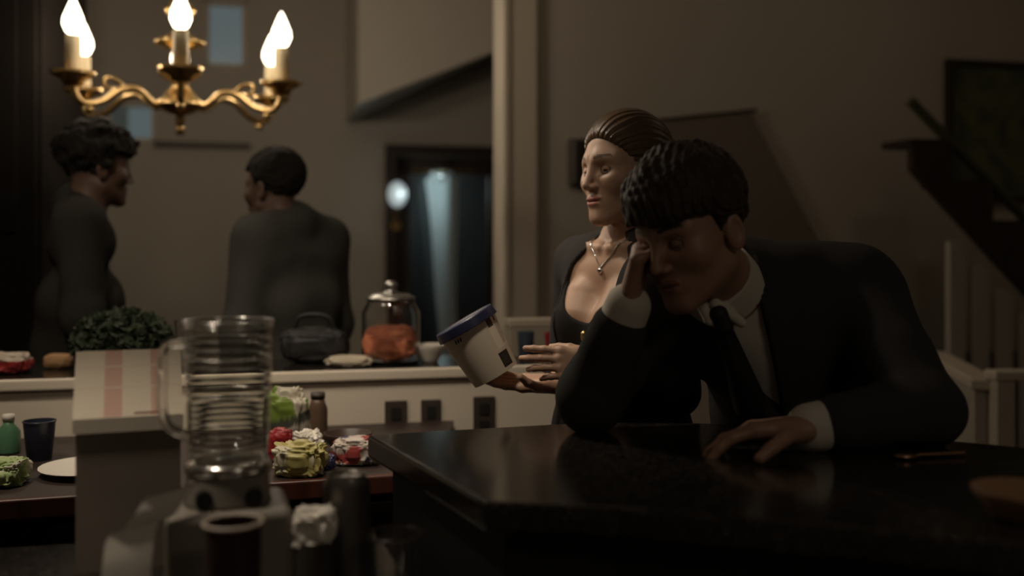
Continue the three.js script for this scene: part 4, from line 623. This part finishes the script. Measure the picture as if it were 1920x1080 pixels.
{ // pale strip added in place of the lit sloping side of the blender base
  const o = thing('pale_base_strip', 'bent pale strip in place of the lit sloping side of the blender base', 'paper', V(0, 0, 0));
  const c = [[338, 915, 1.30], [318, 925, 1.298], [298, 955, 1.29], [278, 980, 1.285], [252, 992, 1.28], [240, 1050, 1.27], [236, 1110, 1.265], [234, 1165, 1.26]].map(([a, b, d]) => at(a, b, d)), cu = new THREE.CatmullRomCurve3(c), n = 40, pos = [], idx = [];
  for (let i = 0; i <= n; i++) { const p = cu.getPoint(i / n), t = cu.getTangent(i / n), s = V(0.55, 0.1, -0.3).normalize().multiplyScalar(0.03); for (const k of [-1, 1]) for (const e of [0, 0.0012]) { const q = p.clone().addScaledVector(s, k); pos.push(q.x, Math.max(q.y + e, 0.9205 + e), q.z + e); } if (i < n) { const a = i * 4; idx.push(a + 1, a + 3, a + 5, a + 3, a + 7, a + 5, a, a + 4, a + 2, a + 2, a + 4, a + 6, a, a + 1, a + 4, a + 1, a + 5, a + 4, a + 2, a + 6, a + 3, a + 3, a + 6, a + 7); } }
  const g = new THREE.BufferGeometry(); g.setAttribute('position', new THREE.Float32BufferAttribute(pos, 3)); g.setIndex(idx); const q = g.toNonIndexed(); q.computeVertexNormals(); mesh('sheet', q, M.paper, o);
}
{ const o = thing('dark_tumbler', 'dark red tumbler with a rim coloured pale as if lit in front of the blender', 'cup', isl(437, 1.2)); mesh('tumbler', lathe([[0, 0], [0.028, 0], [0.034, 0.15], [0.0325, 0.15], [0.027, 0.005], [0, 0.005]], 44), std(0.035, 0.012, 0.012, 0.35), o); mesh('rim', new THREE.TorusGeometry(0.0335, 0.0024, 10, 56).rotateX(Math.PI / 2).translate(0, 0.152, 0), std(0.4, 0.34, 0.28, 0.4), o); }  // rim coloured pale to imitate light caught on the edge
{ const o = thing('jar_with_paper', 'small dark jar stuffed with crumpled white paper right of the blender', 'jar', isl(588, 1.36)); mesh('jar', lathe([[0, 0], [0.024, 0], [0.027, 0.004], [0.027, 0.085], [0.025, 0.085], [0.025, 0.005], [0, 0.005]], 40), std(0.05, 0.042, 0.034, 0.2), o); mesh('paper', pillow(0.056, 0.05, 0.05, 0.42, 61).translate(0, 0.078, 0), M.paper, o); }
{ // tall can
  const o = thing('drink_can', 'tall dark metal drink can beside the granite bar end', 'can', isl(650, 1.42));
  mesh('can', lathe([[0, 0.004], [0.022, 0.002], [0.026, 0], [0.033, 0.012], [0.033, 0.145], [0.027, 0.157], [0.0275, 0.161], [0.026, 0.161], [0.0255, 0.156], [0, 0.155]], 48), std(0.2, 0.185, 0.17, 0.35, { metalness: 0.8 }), o);
  mesh('pull_tab', box(0.012, 0.002, 0.02, 0, 0.158, 0.004, 0.0008), M.steel, o);
}
{ const o = thing('drinking_glass', 'low clear drinking glass right of the tall can', 'glass', isl(740, 1.34)); mesh('glass', cupGeo(0.028, 0.036, 0.1), M.glass, o); }
{ const o = thing('amber_glass', 'small amber shot glass beside the corner of the bar', 'glass', isl(830, 1.2)); mesh('glass', cupGeo(0.016, 0.022, 0.075), phys(0.6, 0.35, 0.18, 0.05, { transmission: 0.8, thickness: 0.003 }), o); mesh('liquor', lathe([[0, 0.005], [0.0135, 0.005], [0.016, 0.03], [0, 0.03]], 24), std(0.12, 0.05, 0.02, 0.2), o); }
// ---------------------------------------------------------------- things on the bar
{ const o = thing('wooden_bowl', 'round wooden bowl at the right edge of the bar', 'bowl', V(0.612, 1.074, -1.205)); mesh('bowl', lathe([[0, 0], [0.03, 0], [0.04, 0.006], [0.06, 0.03], [0.062, 0.036], [0.058, 0.037], [0.036, 0.012], [0, 0.008]], 44), std(0.32, 0.18, 0.1, 0.4), o); }
{ const o = thing('teaspoon', 'small copper teaspoon lying on the bar below the elbow of the man', 'spoon', V(0.60, 1.0765, -1.545), 0.2); mesh('bowl', new THREE.SphereGeometry(0.014, 20, 14).scale(1.4, 0.35, 1).translate(0.0, 0.003, 0), std(0.6, 0.36, 0.24, 0.3, { metalness: 1 }), o); mesh('handle', rod(V(0.015, 0.003, 0), V(0.1, 0.003, 0), 0.0028, 0.0035), std(0.6, 0.36, 0.24, 0.3, { metalness: 1 }), o); }

renderer.render(scene, camera);
